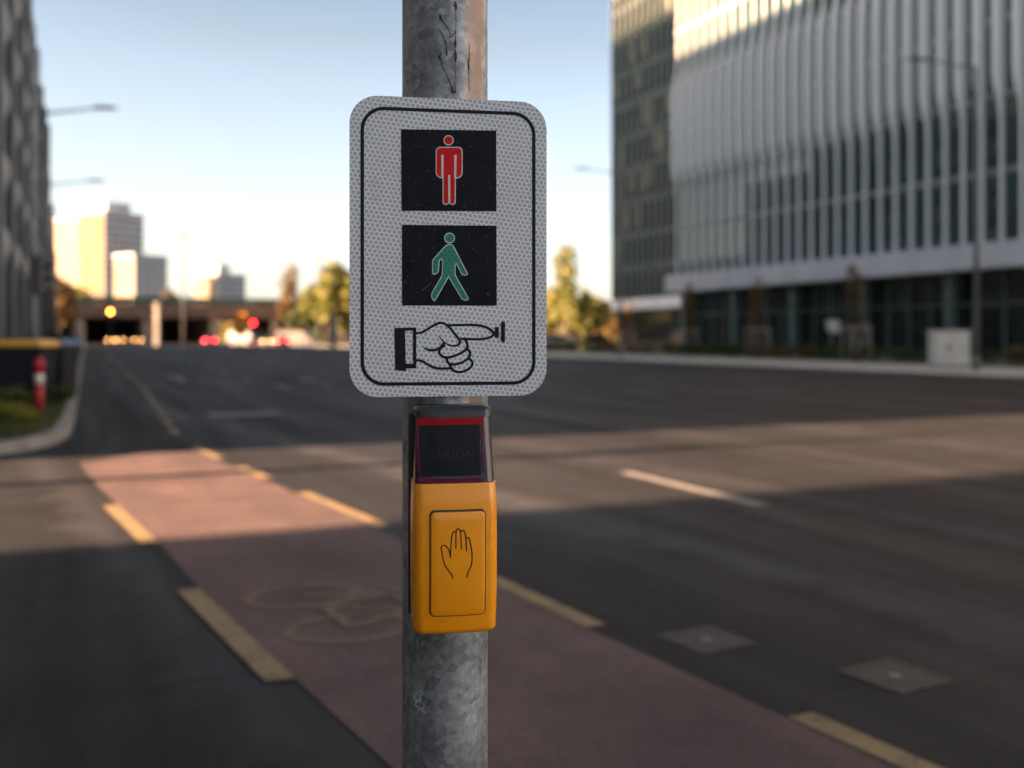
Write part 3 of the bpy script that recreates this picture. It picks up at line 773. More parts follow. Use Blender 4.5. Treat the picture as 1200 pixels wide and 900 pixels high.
# ------------------------------------------------------------ left building row
M['wall_grey'] = vary('rendered_wall_grey', (.19, .225, .26), (.26, .30, .34), .4, .8)
M['wall_pale'] = vary('pale_panel', (.42, .47, .52), (.52, .57, .62), .4, .7)
M['wall_mid'] = vary('mid_grey_panel', (.27, .31, .35), (.36, .40, .44), .4, .7)
M['wall_dark'] = vary('dark_cladding', (.055, .065, .075), (.095, .11, .125), .4, .6)
def row_building(name, y0, y1, H, label, wall, pier, bays, xf=-3.5, bulge=.0):
    e = empty(name, (xf, y0, 0), label=label, cat='building', group=None)
    L = y1-y0
    m = MB(); m.box(-14, 0, 0, L, 0, H); m.build('wall', wall, e)
    m = MB(); m.box(-14.2, .25, -.02, L-.02, H, H+.5); m.build('cornice', pier, e)
    nb = bays; nf = int((H-4.5)//3.1); w = L/nb
    for i in range(nb):
        mm = MB(); y = i*w
        mm.box(.003, .62, y+.05, y+w*.24, .0, H-.01); mm.build('pier', pier, e)
        for f in (range(nf) if H < 60 else ()):      # bowed pale balcony front per storey
            z0 = 4.1+f*3.1; S = []
            for q in range(7):
                a = math.pi*q/6; S.append([(.003, y+w*.30, z0+2.2*q/6), (.003, y+w*.97, z0+2.2*q/6), (.14+.42*math.sin(a), y+w*.90, z0+2.2*q/6), (.14+.42*math.sin(a), y+w*.37, z0+2.2*q/6)])
            mm = MB(); mm.loft(S, smooth=False); mm.build('bay_panel', M['wall_mid'], e)
    win = None
    for f in range(nf):
        for i in range(nb):
            lpos = (0, i*w+w*.61, 4.6+f*3.1)
            if win is None:
                mm = MB(); mm.box(.003, .06, -w*.33, w*.33, .1, 2.3); win = mm.build('window', M['dark_glass'], e, l=lpos)
                mm = MB(); mm.box(.003, .32, -w*.36, w*.36, -.35, .08); mm.build('sill', pier, win)
            else:
                c = win.copy(); COL.objects.link(c); c.parent = e; c.location = lpos
                s_ = win.children[0].copy(); COL.objects.link(s_); s_.parent = c
    for i in range(nb):
        mm = MB(); y = i*w+w*.26; mm.box(.003, .08, y, y+w*.68, .25, 3.6); mm.build('shop_window', M['dark_glass'], e)
    return e
row_building('corner_building', 11.7, 70, 39.6, 'tall grey block with dark piers and bowed pale panels, nearest of the left row', M['wall_grey'], M['wall_dark'], 8)
row_building('apartment_building', 71.0, 90, 23.3, 'grey mid-height block with pale piers, second in the left row', M['wall_dark'], M['wall_grey'], 3, -3.9)
row_building('apartment_building', 91.2, 116, 22.2, 'grey block with pale piers stepping lower, third in the left row', M['wall_grey'], M['wall_dark'], 3, -3.9)
row_building('low_building', 117, 150, 12.5, 'lowest grey building ending the left row before the bridge', M['wall_dark'], M['wall_grey'], 6, -4.2)
row_building('shade_tower', 90, 116, 68, 'added grey tower out of view behind the left row, shading the office wing', M['wall_grey'], M['wall_pale'], 5, -14.5)  # added out of view to keep the office wing in shade
# block behind the camera on the left; the sun shines through the lane between it and the corner block
e = row_building('street_corner_block', -16, 6.4, 20, 'grey block with pale piers on the near side of the side street', M['wall_grey'], M['wall_pale'], 4, -6.5)
# added unseen hall behind the camera, bouncing sunlight onto the sign and button box
hall = empty('bounce_hall', (33.5, -74, 0), label='added pale blue hall out of view across the road, bouncing sunlight onto the sign', cat='building')
m = MB(); m.box(0, 25, 0, 66, 0, 26); m.build('wall', vary('bounce_cladding', (.34, .48, .74), (.38, .55, .88), .3, .7), hall)  # blue tint cools the light it bounces
m = MB(); m.box(-.3, 25.3, -.3, 66.3, 26.002, 26.9); m.build('cornice', M['wall_grey'], hall)
for f in range(6):
    for i in range(11):
        m = MB(); m.box(-.06, -.003, 2.2+i*5.8, 4.9+i*5.8, 1.6+f*4.1, 3.9+f*4.1); m.build('window', M['teal_glass'], hall)
# a post in the side street throws the thin shadow across the sunlit band
e = empty('signal_post', (-3.0, 9.75, .0), label='plain steel signal post at the mouth of the side street', cat='post')
m = MB(); m.tube((0, 0, 0), (0, 0, 5.5), .12, .09); m.build('pole', M['lampgrey'], e)
m = MB(); m.box(-.16, .16, -.14, .14, 3.0, 3.9, .03); m.build('signal_head', M['lampdark'], e)

# ------------------------------------------------------------ far towers
M['tower_lit'] = vary('sunlit_render', (.20, .165, .11), (.26, .215, .15), .1, .8)  # sunlit sides of the towers: the sun's warmth is put into the colour
M['tower_grey'] = vary('lightened_shade_render', (.44, .45, .46), (.55, .55, .55), .1, .8)
M['tower_warm'] = vary('sunlit_warm_render', (.13, .09, .045), (.18, .125, .065), .1, .8)  # golden sunlight put into the tall tower's wall colour
M['win_band'] = vary('tower_window', (.06, .07, .08), (.14, .15, .16), .3, .3)
def tower(px, z, w, d, H, rz, label, floors, cols, roofbox=None, wm='tower_lit'):
    b = base(px, z); e = empty('tower_block', b, rz, label=label, cat='building')
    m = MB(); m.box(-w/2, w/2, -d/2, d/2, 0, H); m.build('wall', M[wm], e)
    m = MB(); m.box(-w/2+.01, w/2, -d/2-.1, -d/2-.002, 0, H-.01); m.build('tower_shade_side' if False else 'lightened_shade_side', M['tower_grey'], e)  # no separate cladding: shaded side coloured lighter than the sunlit wall
    m = MB(); m.box(-w/2-.3, w/2+.3, -d/2-.3, d/2+.3, H, H+1.1)
    if roofbox: m.box(*roofbox, H+1.1, H+6)
    m.build('roof', M['tower_grey'], e)
    fh = H/floors
    for c in range(cols+1):
        x = -w/2+.4+(w-.8)*c/cols; mm = MB(); mm.box(x-.3, x+.3, -d/2-.3, -d/2-.165, 0, H-.3); mm.build('pilaster', M['tower_grey'], e)
    for f in range(floors):
        mm = MB(); mm.box(-w/2+.8, w/2-.8, -d/2-.16, -d/2-.103, fh*(f+.3), fh*(f+.75)); mm.build('window_row', M['win_band'], e)
        if f % 2 == 0:
            mm = MB(); mm.box(-w/2-.12, -w/2-.003, -d*.12, d*.12, fh*(f+.3), fh*(f+.75)); mm.build('window_row', M['win_band'], e)
    return e
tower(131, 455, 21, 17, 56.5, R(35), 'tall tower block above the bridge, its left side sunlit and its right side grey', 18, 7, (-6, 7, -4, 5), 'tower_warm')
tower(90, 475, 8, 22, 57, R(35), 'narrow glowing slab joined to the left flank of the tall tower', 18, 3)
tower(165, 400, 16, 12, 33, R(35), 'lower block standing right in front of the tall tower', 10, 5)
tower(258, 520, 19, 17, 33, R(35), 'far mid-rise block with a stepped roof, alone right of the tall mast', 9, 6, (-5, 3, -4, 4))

# ------------------------------------------------------------ railway bridge
YB = 196
br = empty('railway_bridge', (12, YB, 0), label='low railway bridge with green parapet crossing over the road', cat='bridge')
M['rust_girder'] = vary('brown_girder', (.20, .12, .085), (.30, .19, .14), .3, .7)
M['green_rail'] = vary('green_parapet', (.035, .07, .05), (.06, .10, .07), .5, .6)
M['pier'] = vary('bridge_pier', (.24, .19, .15), (.36, .28, .22), .3, .8)
m = MB(); m.box(-40, 40, 0, 46, 5.0, 7.4); m.build('deck', M['rust_girder'], br)
m = MB()
for k in range(54): m.box(-39.5+k*1.5, -39.3+k*1.5, -.35, -.003, 5.1, 7.2)
m.box(-40, 40, -.4, -.003, 5.0, 5.2); m.box(-40, 40, -.4, -.003, 7.2, 7.4)
m.build('girder', M['rust_girder'], br)
m = MB(); m.box(-40, 40, -.5, -.35, 7.45, 8.7)
for k in range(41): m.box(-40+k*2-.06, -40+k*2+.06, -.56, -.5, 7.4, 8.9)
m.build('parapet', M['green_rail'], br)
for x in (-13, -1.5, 10.5, 22):
    for y in (1.5, 22, 43):
        mm = MB(); mm.box(x-.8, x+.8, y-.9, y+.9, 0, 5.0, .1); mm.build('pier', M['pier'], br)
m = MB(); m.box(-40, -16, .5, 45.5, 0, 5.0); m.build('abutment', M['pier'], br)
m = MB(); m.box(28, 40, -.2, 45.5, 0, 5.0); m.build('abutment', M['pier'], br)
# added dark wall under the deck stands in for the shade in the underpass
wl = MB(); wl.box(-28, 16, 0, 1, 0, 4.98); tag(wl.build('underpass_shade_wall', M['wall_dark'], l=(12, 240, 0)), 'added dark wall under the deck, standing in for the underpass shade', 'wall')

# ------------------------------------------------------------ trees and shrubs
def leafmat(name, a, b, c):
    m = N(name); oi = m.n('ShaderNodeNewGeometry')
    f = m.noise(m.coord('Object'), .9, 3); q = m.n('ShaderNodeMath', operation='ADD'); m.l(f, q.inputs[0])
    r = m.math('MULTIPLY', m.math('SUBTRACT', oi.outputs['Random Per Island'], .5), .5); m.l(r, q.inputs[1])
    col = m.ramp(q.outputs[0], [(.25, a), (.5, b), (.75, c)])
    m.set(col, .6); 
    tr = m.n('ShaderNodeBsdfTranslucent'); m.l(col, tr.inputs[0]); mx = m.n('ShaderNodeMixShader'); mx.inputs[0].default_value = .35
    m.l(m.p.outputs[0], mx.inputs[1]); m.l(tr.outputs[0], mx.inputs[2]); m.l(mx.outputs[0], m.o.inputs[0]); return m.m
M['leaf_gold'] = leafmat('autumn_leaves', (.09, .11, .025), (.18, .19, .04), (.28, .26, .07))
M['leaf_green'] = leafmat('green_leaves', (.03, .045, .012), (.06, .085, .02), (.12, .13, .03))
M['leaf_brown'] = leafmat('brown_leaves', (.06, .04, .015), (.14, .09, .03), (.26, .15, .04))
M['leaf_lime'] = leafmat('lime_leaves', (.12, .13, .015), (.22, .22, .03), (.34, .30, .04))
M['bark'] = vary('bark', (.06, .045, .03), (.12, .09, .06), 6, .9)
def crown_mesh(blobs, nleaf, size, seed):
    rnd = random.Random(seed); mb = MB(); tot = sum(b[3]**3 for b in blobs)
    for (cx, cy, cz, r, sz) in blobs:
        for _ in range(int(nleaf*r**3/tot)):
            while True:
                v = Vector((rnd.uniform(-1, 1), rnd.uniform(-1, 1), rnd.uniform(-1, 1)))
                if .35 < v.length < 1: break
            v *= .75+.25*rnd.random(); p = Vector((cx+v.x*r, cy+v.y*r, cz+v.z*r*sz))
            n1 = Vector((rnd.gauss(0, 1), rnd.gauss(0, 1), rnd.gauss(0, 1))).normalized(); t = n1.orthogonal().normalized(); u = n1.cross(t)
            s_ = size*rnd.uniform(.6, 1.4)
            mb.poly([p-t*s_-u*s_*.5, p+t*s_-u*s_*.4, p+t*s_*.8+u*s_*.5, p-t*s_*.7+u*s_*.6])
    return mb
def tree(l, h, r, label, leaf, seed, kind='tree', name='tree', nleaf=1150, slender=False, group='trees in the background', cover=1.0):
    rnd = random.Random(seed); e = empty(name, l, rnd.uniform(0, 6), label=label, cat=kind, group=group)
    m = MB(); th = h*.35
    m.tube((0, 0, 0), (0, 0, th), h*.022, h*.016, n=8); m.tube((0, 0, th), (.02*h, 0, h*.8), h*.016, h*.004, n=8)
    bl = []
    K = 9 if not slender else 7
    for i in range(K):
        a = rnd.uniform(0, 6.28); f = (i+.5)/K; zz = h*(.35+.58*f); rr = r*(1-.6*abs(f-.4))*rnd.uniform(.3, .75)
        if slender: rr *= .5
        c = Vector((math.cos(a)*rr, math.sin(a)*rr, zz)); m.tube((0, 0, th+(zz-th)*.4), c, h*.008, h*.003, n=6)
        bl.append((c.x, c.y, c.z, r*rnd.uniform(.38, .62), 1.0 if not slender else 1.7))
    m.build('trunk', M['bark'], e)
    crown_mesh(bl, int(nleaf*cover), max(.1, r*.10), seed).build('crown', M[leaf], e, recalc=False)
    return e
def shrub(l, r, hgt, label, leaf, seed, n=900, size=None, name='shrub', group=None, cat='shrub'):
    rnd = random.Random(seed); e = empty(name, l, 0, label=label, cat=cat, group=group)
    m = MB(); bl = []
    for i in range(5):
        a = rnd.uniform(0, 6.28); p = Vector((math.cos(a)*r*.45, math.sin(a)*r*.45, hgt*rnd.uniform(.4, .75)))
        m.tube((0, 0, 0), p, .02+r*.01, .008, n=5); bl.append((p.x, p.y, p.z, r*rnd.uniform(.5, .75), hgt/r*.55))
    m.build('stem', M['bark'], e)
    crown_mesh(bl, n, size or r*.10, seed).build('foliage', M[leaf], e, recalc=False); return e
T = [ # px, z, height, radius, leaf, slender, label
 (338, 190, 15, 3.2, 'leaf_brown', True, 'slender dark upright tree behind the bridge end'),
 (384, 150, 9.6, 4.2, 'leaf_gold', False, 'golden-green tree beside the sign edge, nearest left of the sign'),
 (402, 135, 11, 4.6, 'leaf_gold', False, 'broad golden tree partly behind the left edge of the sign'),
 (362, 170, 8.6, 4.6, 'leaf_green', False, 'low green tree at the right end of the bridge'),
 (312, 230, 10, 3.5, 'leaf_brown', False, 'small brown tree above the bridge parapet'),
 (436, 150, 11, 5, 'leaf_gold', False, 'golden tree behind the sign plate'),
 (664, 152, 15.2, 3.4, 'leaf_gold', True, 'tall thin half-bare tree right of the sign'),
 (648, 160, 8.0, 4.2, 'leaf_gold', False, 'low golden tree just right of the sign'),
 (684, 155, 7.6, 4.0, 'leaf_gold', False, 'low golden tree between the half-bare tree and the office wing'),
 (708, 175, 7.5, 4.2, 'leaf_brown', False, 'brown tree tucked against the corner of the office wing'),
 (70, 150, 11.0, 3.0, 'leaf_brown', False, 'dark tree at the far end of the left building row'),
 (88, 215, 12.5, 4.0, 'leaf_gold', False, 'golden tree rising over the bridge below the pale slab'),
 (200, 240, 12.5, 3.5, 'leaf_brown', False, 'dark tree over the parapet right of the lower block'),
]
for i, (px, z, h, r, lf, sl_, lab) in enumerate(T):
    tree(base(px, z), h, r, lab, lf, 10+i, slender=sl_, cover=.55 if sl_ else 1)
# far belt of town and woods closing the horizon
M['belt'] = leafmat('distant_wood', (.08, .07, .02), (.16, .13, .04), (.28, .2, .06))
rnd = random.Random(8); bl = []
for k in range(70):
    th = R(-8+k*1.0); d = rnd.uniform(300, 360); bl.append((math.sin(th)*d, math.cos(th)*d, rnd.uniform(1, 4), rnd.uniform(5, 8.5), .9))
tag(crown_mesh(bl, 9000, 1.3, 4).build('distant_wood', M['belt'], recalc=False), 'far-off belt of autumn trees along the horizon', 'wood', kind='stuff')
# planted bed on the left with bins and bollard
def blades(pts, n, h0, h1, mat, name, seed, label, cat):
    rnd = random.Random(seed); mb = MB(); xs = [p[0] for p in pts]; ys = [p[1] for p in pts]
    def inside(x, y):
        c = False
        for i in range(len(pts)):
            (ax, ay), (bx, by) = pts[i-1], pts[i]
            if (ay > y) != (by > y) and x < (bx-ax)*(y-ay)/(by-ay)+ax: c = not c
        return c
    k = 0
    while k < n:
        x, y = rnd.uniform(min(xs), max(xs)), rnd.uniform(min(ys), max(ys))
        if not inside(x, y): continue
        k += 1; h = rnd.uniform(h0, h1); a = rnd.uniform(0, 6.28); w = .012+h*.03; dx, dy = math.cos(a)*w, math.sin(a)*w; b = rnd.uniform(-.4, .4)*h
        mb.poly([(x-dx, y-dy, .125), (x+dx, y+dy, .125), (x+b+dx*.2, y+b, .125+h)])
    return tag(mb.build(name, mat, recalc=False), label, cat, kind='stuff')
blades(lawnp, 9000, .03, .11, M['leaf_green'], 'grass', 2, 'short grass and weeds in the kerbed bed', 'grass')
shrub(base(27, 13.8)+Vector((0, 0, .12)), .24, .2, 'low yellow-green shrub at the front of the kerbed bed', 'leaf_lime', 31, 1500, .025, group='shrubs in the kerbed bed')
shrub(base(4, 14.2)+Vector((0, 0, .12)), .30, .26, 'low green shrub at the photo edge in the kerbed bed', 'leaf_lime', 32, 1500, .025, group='shrubs in the kerbed bed')
shrub(base(15, 17.0)+Vector((0, 0, .12)), .40, .34, 'dark green shrub in front of the bins', 'leaf_green', 33, 1500, .03, group='shrubs in the kerbed bed')
shrub(base(70, 17.2)+Vector((0, 0, .12)), .26, .34, 'dark green shrub between the bollard and the kerb', 'leaf_green', 34, 1500, .03, group='shrubs in the kerbed bed')

# ------------------------------------------------------------ bins and bollard
M['bin_body'] = vary('bin_body', (.010, .012, .018), (.02, .022, .03), 4, .45)
M['lid_yellow'] = vary('bin_lid_yellow', (.75, .42, .04), (.85, .5, .06), 4, .4)
M['lid_blue'] = vary('bin_lid_blue', (.07, .14, .26), (.10, .18, .32), 4, .4)
M['rubber'] = vary('rubber', (.01, .01, .01), (.02, .02, .02), 20, .7)
def wbin(l, w, lid, label, rz):
    e = empty('wheeled_bin', l, rz, label=label, cat='bin', group='wheeled bins')
    d = .8
    m = MB(); m.loft([[(sx*w/2*k, sy*d/2*k, z) for sx, sy in ((-1, -1), (1, -1), (1, 1), (-1, 1))] for z, k in ((.12, .80), (.2, .84), (.95, .98), (.96, 1.03), (1.0, 1.03))], smooth=False)
    m.build('body', M['bin_body'], e)
    m = MB(); m.loft([[(sx*w/2*k, sy*d/2*k, z) for sx, sy in ((-1, -1), (1, -1), (1, 1), (-1, 1))] for z, k in ((1.003, 1.06), (1.05, 1.06), (1.10, .95), (1.12, .7))], smooth=False)
    m.tube((-w*.45, .43, 1.03), (w*.45, .43, 1.03), .025)
    m.build('lid', lid, e)
    for sx in (-1, 1):
        for sy in (-1, 1):
            m = MB(); m.tube((sx*w*.36-.03, sy*.3, .08), (sx*w*.36+.03, sy*.3, .08), .08); m.build('wheel', M['rubber'], e)
wbin(base(31, 18.8)+Vector((0, 0, .125)), .85, M['lid_yellow'], 'black wheeled bin with a yellow lid behind the red bollard', R(-23))
wbin(base(84, 20.6)+Vector((-.25, 0, .125)), .55, M['lid_blue'], 'black wheeled bin with a blue lid beside the kerb', R(-23))
e = empty('bollard', base(46, 15.6)+Vector((0, 0, .12)), 0, label='red bollard with a white reflective band standing before the bins', cat='bollard')
M['bol_red'] = vary('red_bollard', (.36, .008, .02), (.46, .015, .035), 6, .4); M['bol_white'] = vary('white_band', (.6, .58, .55), (.75, .73, .7), 9, .4)
m = MB(); m.loft([[(r*math.cos(2*math.pi*i/24), r*math.sin(2*math.pi*i/24), z) for i in range(24)] for r, z in ((.06, 0), (.064, .45))]); m.build('shaft', M['bol_red'], e)
m = MB(); m.loft([[(r*math.cos(2*math.pi*i/24), r*math.sin(2*math.pi*i/24), z) for i in range(24)] for r, z in ((.068, .45), (.068, .60))]); m.build('reflective_band', M['bol_white'], e)
m = MB(); m.loft([[(r*math.cos(2*math.pi*i/24), r*math.sin(2*math.pi*i/24), z) for i in range(24)] for r, z in ((.064, .6), (.064, .64), (.078, .66), (.078, .76), (.066, .82), (.035, .85), (.002, .86))]); m.build('head', M['bol_red'], e)

# ------------------------------------------------------------ right verge: hedge, tree guards, cabinet
M['wood_g'] = vary('weathered_timber', (.24, .19, .15), (.36, .30, .25), 5, .8)
for i, (px, z, lab) in enumerate(((735, 92, 'timber tree guard farthest along the verge, by the office wing'), (806, 68, 'timber tree guard at the left corner of the finned building'), (888, 57.5, 'timber tree guard midway along the glazed ground floor'), (1003, 49.5, 'timber tree guard nearest the white cabinet'))):
    b = base(px, z)+Vector((0, 0, .13)); e = empty('tree_guard', b, R(-12), label=lab, cat='tree guard', group='timber tree guards on the verge')
    for sx in (-1, 1):
        for sy in (-1, 1):
            m = MB(); m.tube((sx*.5, sy*.5, 0), (sx*.46, sy*.46, 1.75), .07, .06, n=8); m.build('post', M['wood_g'], e)
    for zz in (1.55, 1.0):
        m = MB()
        for a, b2 in (((-.5, -.5), (.5, -.5)), ((.5, -.5), (.5, .5)), ((.5, .5), (-.5, .5)), ((-.5, .5), (-.5, -.5))): m.box(min(a[0], b2[0])-.04, max(a[0], b2[0])+.04, min(a[1], b2[1])-.04, max(a[1], b2[1])+.04, zz, zz+.14)
        if zz > 1.2: m.build('rail', M['wood_g'], e)
        else: m.b.free()
    tree(base(px, z)+Vector((0, 0, .13)), 4.6, .9, lab.replace('timber tree guard', 'young thin tree inside the timber guard'), 'leaf_brown', 60+i, name='young_tree', nleaf=260, slender=True, group='young trees on the verge')
rnd = random.Random(12)
for k in range(13):
    y = 28+k*6.2
    mbk = []
    for q in range(9): mbk.append((rnd.uniform(-.5, .5), -2.8+q*.7, rnd.uniform(.25, .4), .55, .8))
    e = empty('hedge', (37.0, y, .13), 0, label='low clipped hedge section along the verge before the glazed ground floor', cat='hedge', group='hedge sections on the verge')
    crown_mesh(mbk, 1100, .08, 70+k).build('foliage', M['leaf_brown' if k % 3 == 0 else 'leaf_green'], e, recalc=False)
    m = MB()
    for q in range(5): m.tube((rnd.uniform(-.2, .2), -2.6+q*1.3, 0), (rnd.uniform(-.3, .3), -2.6+q*1.3, .5), .02, .01, n=5)
    m.build('stem', M['bark'], e)
M['cab'] = vary('cabinet_grey', (.50, .51, .48), (.62, .63, .59), 2, .5)
b = base(1112, 38.8)+Vector((0, 0, .12)); e = empty('utility_cabinet', b, R(-23), label='pale grey utility cabinet on the pavement beside the near lamp', cat='cabinet')
m = MB(); m.box(-.7, .7, -.3, .3, .1, 1.36, .03); m.build('body', M['cab'], e)
m = MB(); m.box(-.74, .74, -.34, .34, 1.362, 1.44, .02); m.build('roof', M['cab'], e)
m = MB(); m.box(-.66, .66, -.28, .28, 0, .099); m.build('plinth', M['concrete'], e)
for s_ in (-1, 1):
    m = MB(); m.box(min(s_*.02, s_*.64), max(s_*.02, s_*.64), -.325, -.303, .16, 1.30, .005); dr = m.build('door', M['cab'], e)
    if s_ < 0:
        m = MB(); m.box(-.22, -.08, -.335, -.327, .72, .9); m.build('handle', M['lampdark'], dr)
e = empty('notice_board', base(975, 56)+Vector((0, 0, .13)), R(-20), label='small tilted white notice board on a post before the dark glazing', cat='sign')
m = MB(); m.tube((0, 0, 0), (0, 0, 1.5), .04); m.build('post', M['lampgrey'], e)
m = MB(); m.prism([(-.35, 0, 2.1), (-.2, 0, 1.45), (.42, 0, 1.4), (.45, 0, 2.15)], (0, .04, 0)); m.build('board', M['bol_white'], e)

# ------------------------------------------------------------ traffic signals
M['amber'] = emit('amber_light', (1, .38, .05), 2.5); M['redlight'] = emit('red_light', (1, .015, .02), 4)
M['off_lens'] = vary('unlit_lens', (.03, .03, .03), (.05, .05, .05), 5, .3); M['sig_orange'] = vary('orange_backboard', (.60, .22, .02), (.7, .3, .04), 1, .6)
def signal(px, z, hc, lit, lab, rz=R(-23), board=False, s=1.0, top=False, arm=0):
    e = empty('traffic_signal', base(px, z), rz, label=lab, cat='traffic light', group='traffic lights along the road')
    m = MB(); m.tube((0, .12, 0), (0, .12, hc+.5*s), .07, .06); m.build('pole', M['lampgrey'], e)
    m = MB(); m.box(-.17*s, .17*s, -.1, .06, hc-.5*s, hc+.5*s, .03); h = m.build('signal_head', M['lampdark'], e)
    for k in range(3):
        on = lit and ((k == 0 and lit == 'red') or (k == 1 and lit == 'amber'))
        c = hc+(.32-.32*k)*s; m = MB(); m.tube((0, -.13, c), (0, -.1, c), .14*s, n=16); m.build('lens', M['redlight'] if on and lit == 'red' else M['amber'] if on else M['off_lens'], h)
        m = MB(); m.tube((0, -.3, c+.02), (0, -.1, c+.02), .16*s, n=16, cap=False); m.build('visor', M['lampdark'], h)
    return e
signal(43, 25, 2.85, None, 'dark unlit traffic light on the left pavement before the building row', rz=R(120))
signal(130, 118, 4.3, 'amber', 'glowing amber traffic light high against the bridge girder', s=1.9)
signal(297, 112, 2.4, 'red', 'red traffic light right of the bridge opening', s=1.5)
e = empty('orange_panel', base(282, 125), R(-23), label='upright orange panel on a post beside the red traffic light', cat='sign')  # plain orange panel on a post
m = MB(); m.box(-.06, .06, 0, .1, 0, 2.2); m.build('post', M['lampgrey'], e)
m = MB(); m.box(-.75, .75, -.06, -.003, 1.5, 4.3, .02); m.build('board', M['sig_orange'], e)
for px, z, hh, lab in ((184, 150, 6.2, 'stout concrete post sunlit before the bridge opening'), (391, 90, 3.0, 'pale concrete post at the kerb left of the sign')):
    e = empty('concrete_post', base(px, z), R(-23), label=lab, cat='post')
    m = MB(); m.box(-.36 if z > 100 else -.25, .36 if z > 100 else .25, -.4, .4, 0, hh, .05); m.build('shaft', M['concrete'], e)
    m = MB(); m.box(-.45 if z > 100 else -.3, .45 if z > 100 else .3, -.5, .5, hh+.002, hh+.25, .03); m.build('cap', M['concrete'], e)

# ------------------------------------------------------------ vehicles
M['car_dark'] = vary('car_paint_dark', (.02, .022, .03), (.03, .032, .04), 2, .25, .3, coat=1)
M['car_white'] = vary('car_paint_white', (.18, .175, .165), (.24, .235, .22), 2, .3, 0, coat=1)
M['car_silver'] = vary('car_paint_silver', (.3, .31, .32), (.38, .39, .4), 2, .3, .5, coat=1)
M['head_on'] = emit('headlight_on', (1, .46, .17), 5.5); M['head_off'] = vary('headlight_off', (.5, .5, .5), (.6, .6, .6), 5, .2)
M['tail_on'] = emit('tail_light_on', (1, .02, .03), 7); M['tail_off'] = vary('tail_light_off', (.25, .01, .01), (.3, .01, .01), 5, .3)
M['tyre'] = vary('tyre', (.012, .012, .012), (.02, .02, .02), 20, .8)
def car(l, rz, paint_, label, van=False, head='off', tail='off', group='vehicles near the bridge'):
    """front of the car points to local -y"""
    e = empty('van' if van else 'car', l, rz, label=label, cat='van' if van else 'car', group=group)
    L, Wd = (5.4, 1.95) if van else (4.3, 1.78)
    if van: body = [(-2.7, .35), (-2.7, .95), (-2.3, 1.15), (2.6, 1.2), (2.7, 1.1), (2.7, .35)]; top = [(-2.15, 1.15), (-1.5, 2.1), (-1.2, 2.2), (2.55, 2.2), (2.68, 1.18)]
    else: body = [(-2.12, .32), (-2.15, .62), (-2.0, .80), (-1.1, .93), (1.9, .98), (2.12, .9), (2.15, .4), (2.0, .30)]; top = [(-1.2, .92), (-.45, 1.40), (-.1, 1.46), (.95, 1.44), (1.75, .98)]
    def ext(pts, w0, w1, split=.9):
        mb = MB(); n_ = len(pts); zc0 = min(p[1] for p in pts); zc1 = max(p[1] for p in pts)
        L_ = []
        for s_ in (-1, 1):
            L_.append([mb.b.verts.new((s_*(w0+(w1-w0)*(p[1]-zc0)/(zc1-zc0))/2, p[0], p[1])) for p in pts])
        mb.b.faces.new(L_[0]); mb.b.faces.new(L_[1][::-1])
        for i in range(n_): j = (i+1) % n_; mb.b.faces.new((L_[0][i], L_[0][j], L_[1][j], L_[1][i]))
        bmesh.ops.bevel(mb.b, geom=mb.b.edges[:], offset=.045, segments=2, affect='EDGES')
        return mb
    ext(body, Wd, Wd*.97).build('body', paint_, e, smooth_angle=40)
    if van:
        ext(top, Wd*.96, Wd*.86).build('cabin', paint_, e, smooth_angle=40)
        m = MB(); m.prism([(-.8, -2.13, 1.25), (.8, -2.13, 1.25), (.72, -1.62, 2.0), (-.72, -1.62, 2.0)], (0, -.03, .02)); m.build('windscreen', M['dark_glass'], e)
        m = MB(); m.box(-.7, .7, 2.66, 2.72, 1.35, 1.95, .01); m.build('rear_window', M['dark_glass'], e)
    else:
        ext(top, Wd*.93, Wd*.70).build('windows', M['dark_glass'], e, smooth_angle=40)
        m = MB(); m.prism([(-.6, -.4, 1.425), (.6, -.4, 1.425), (.6, .95, 1.462), (-.6, .95, 1.462)], (0, 0, .03)); m.build('roof', paint_, e)
    for sx in (-1, 1):
        for y in (-L*.31, L*.30):
            m = MB(); m.tube((sx*(Wd/2-.2), y, .32), (sx*(Wd/2+.01), y, .32), .32, n=20); w_ = m.build('wheel', M['tyre'], e)
            m = MB(); m.tube((sx*(Wd/2+.011), y, .32), (sx*(Wd/2+.02), y, .32), .19, n=16); m.build('rim', M['car_silver'], w_)
        zz = .68 if not van else .85
        m = MB(); m.ball((sx*(Wd/2-.2), -L/2+.03, zz), .12, (1, .5, .85)); m.build('headlight', M['head_on'] if head == 'on' else M['head_off'], e)
        m = MB(); m.box(sx*(Wd/2-.22)-.16, sx*(Wd/2-.22)+.16, L/2-.03, L/2+.02, zz+.04, zz+.26, .02); m.build('tail_light', M['tail_on'] if tail == 'on' else M['tail_off'], e)
    m = MB(); m.box(-.26, .26, -L/2-.03, -L/2-.001, .45, .56); m.build('number_plate', M['bol_white'], e)
    return e
car(base(129, 205), R(3), M['car_dark'], 'oncoming dark car with lit headlights, leftmost at the underpass', head='on')
car(base(139.5, 214), R(3), M['car_dark'], 'oncoming dark car with lit headlights, between two others at the underpass', head='on')
car(base(160, 200), R(3), M['car_dark'], 'oncoming dark car with lit headlights, rightmost at the underpass', head='on')
car(base(244, 150), R(180), M['car_dark'], 'dark car with red tail lights driving into the underpass', tail='on')
car(base(331, 135), R(172), M['car_dark'], 'dark car with red tail lights before the pale van', tail='on')
car(base(346, 148), R(60), M['car_white'], 'pale van broadside in the sun behind the dark car', van=True)
car(base(287, 150), R(40), M['car_white'], 'white van lit by the sun beneath the orange board', van=True)
car(base(304, 146), R(20), M['car_white'], 'white car with glowing headlights right of the white van', head='on')
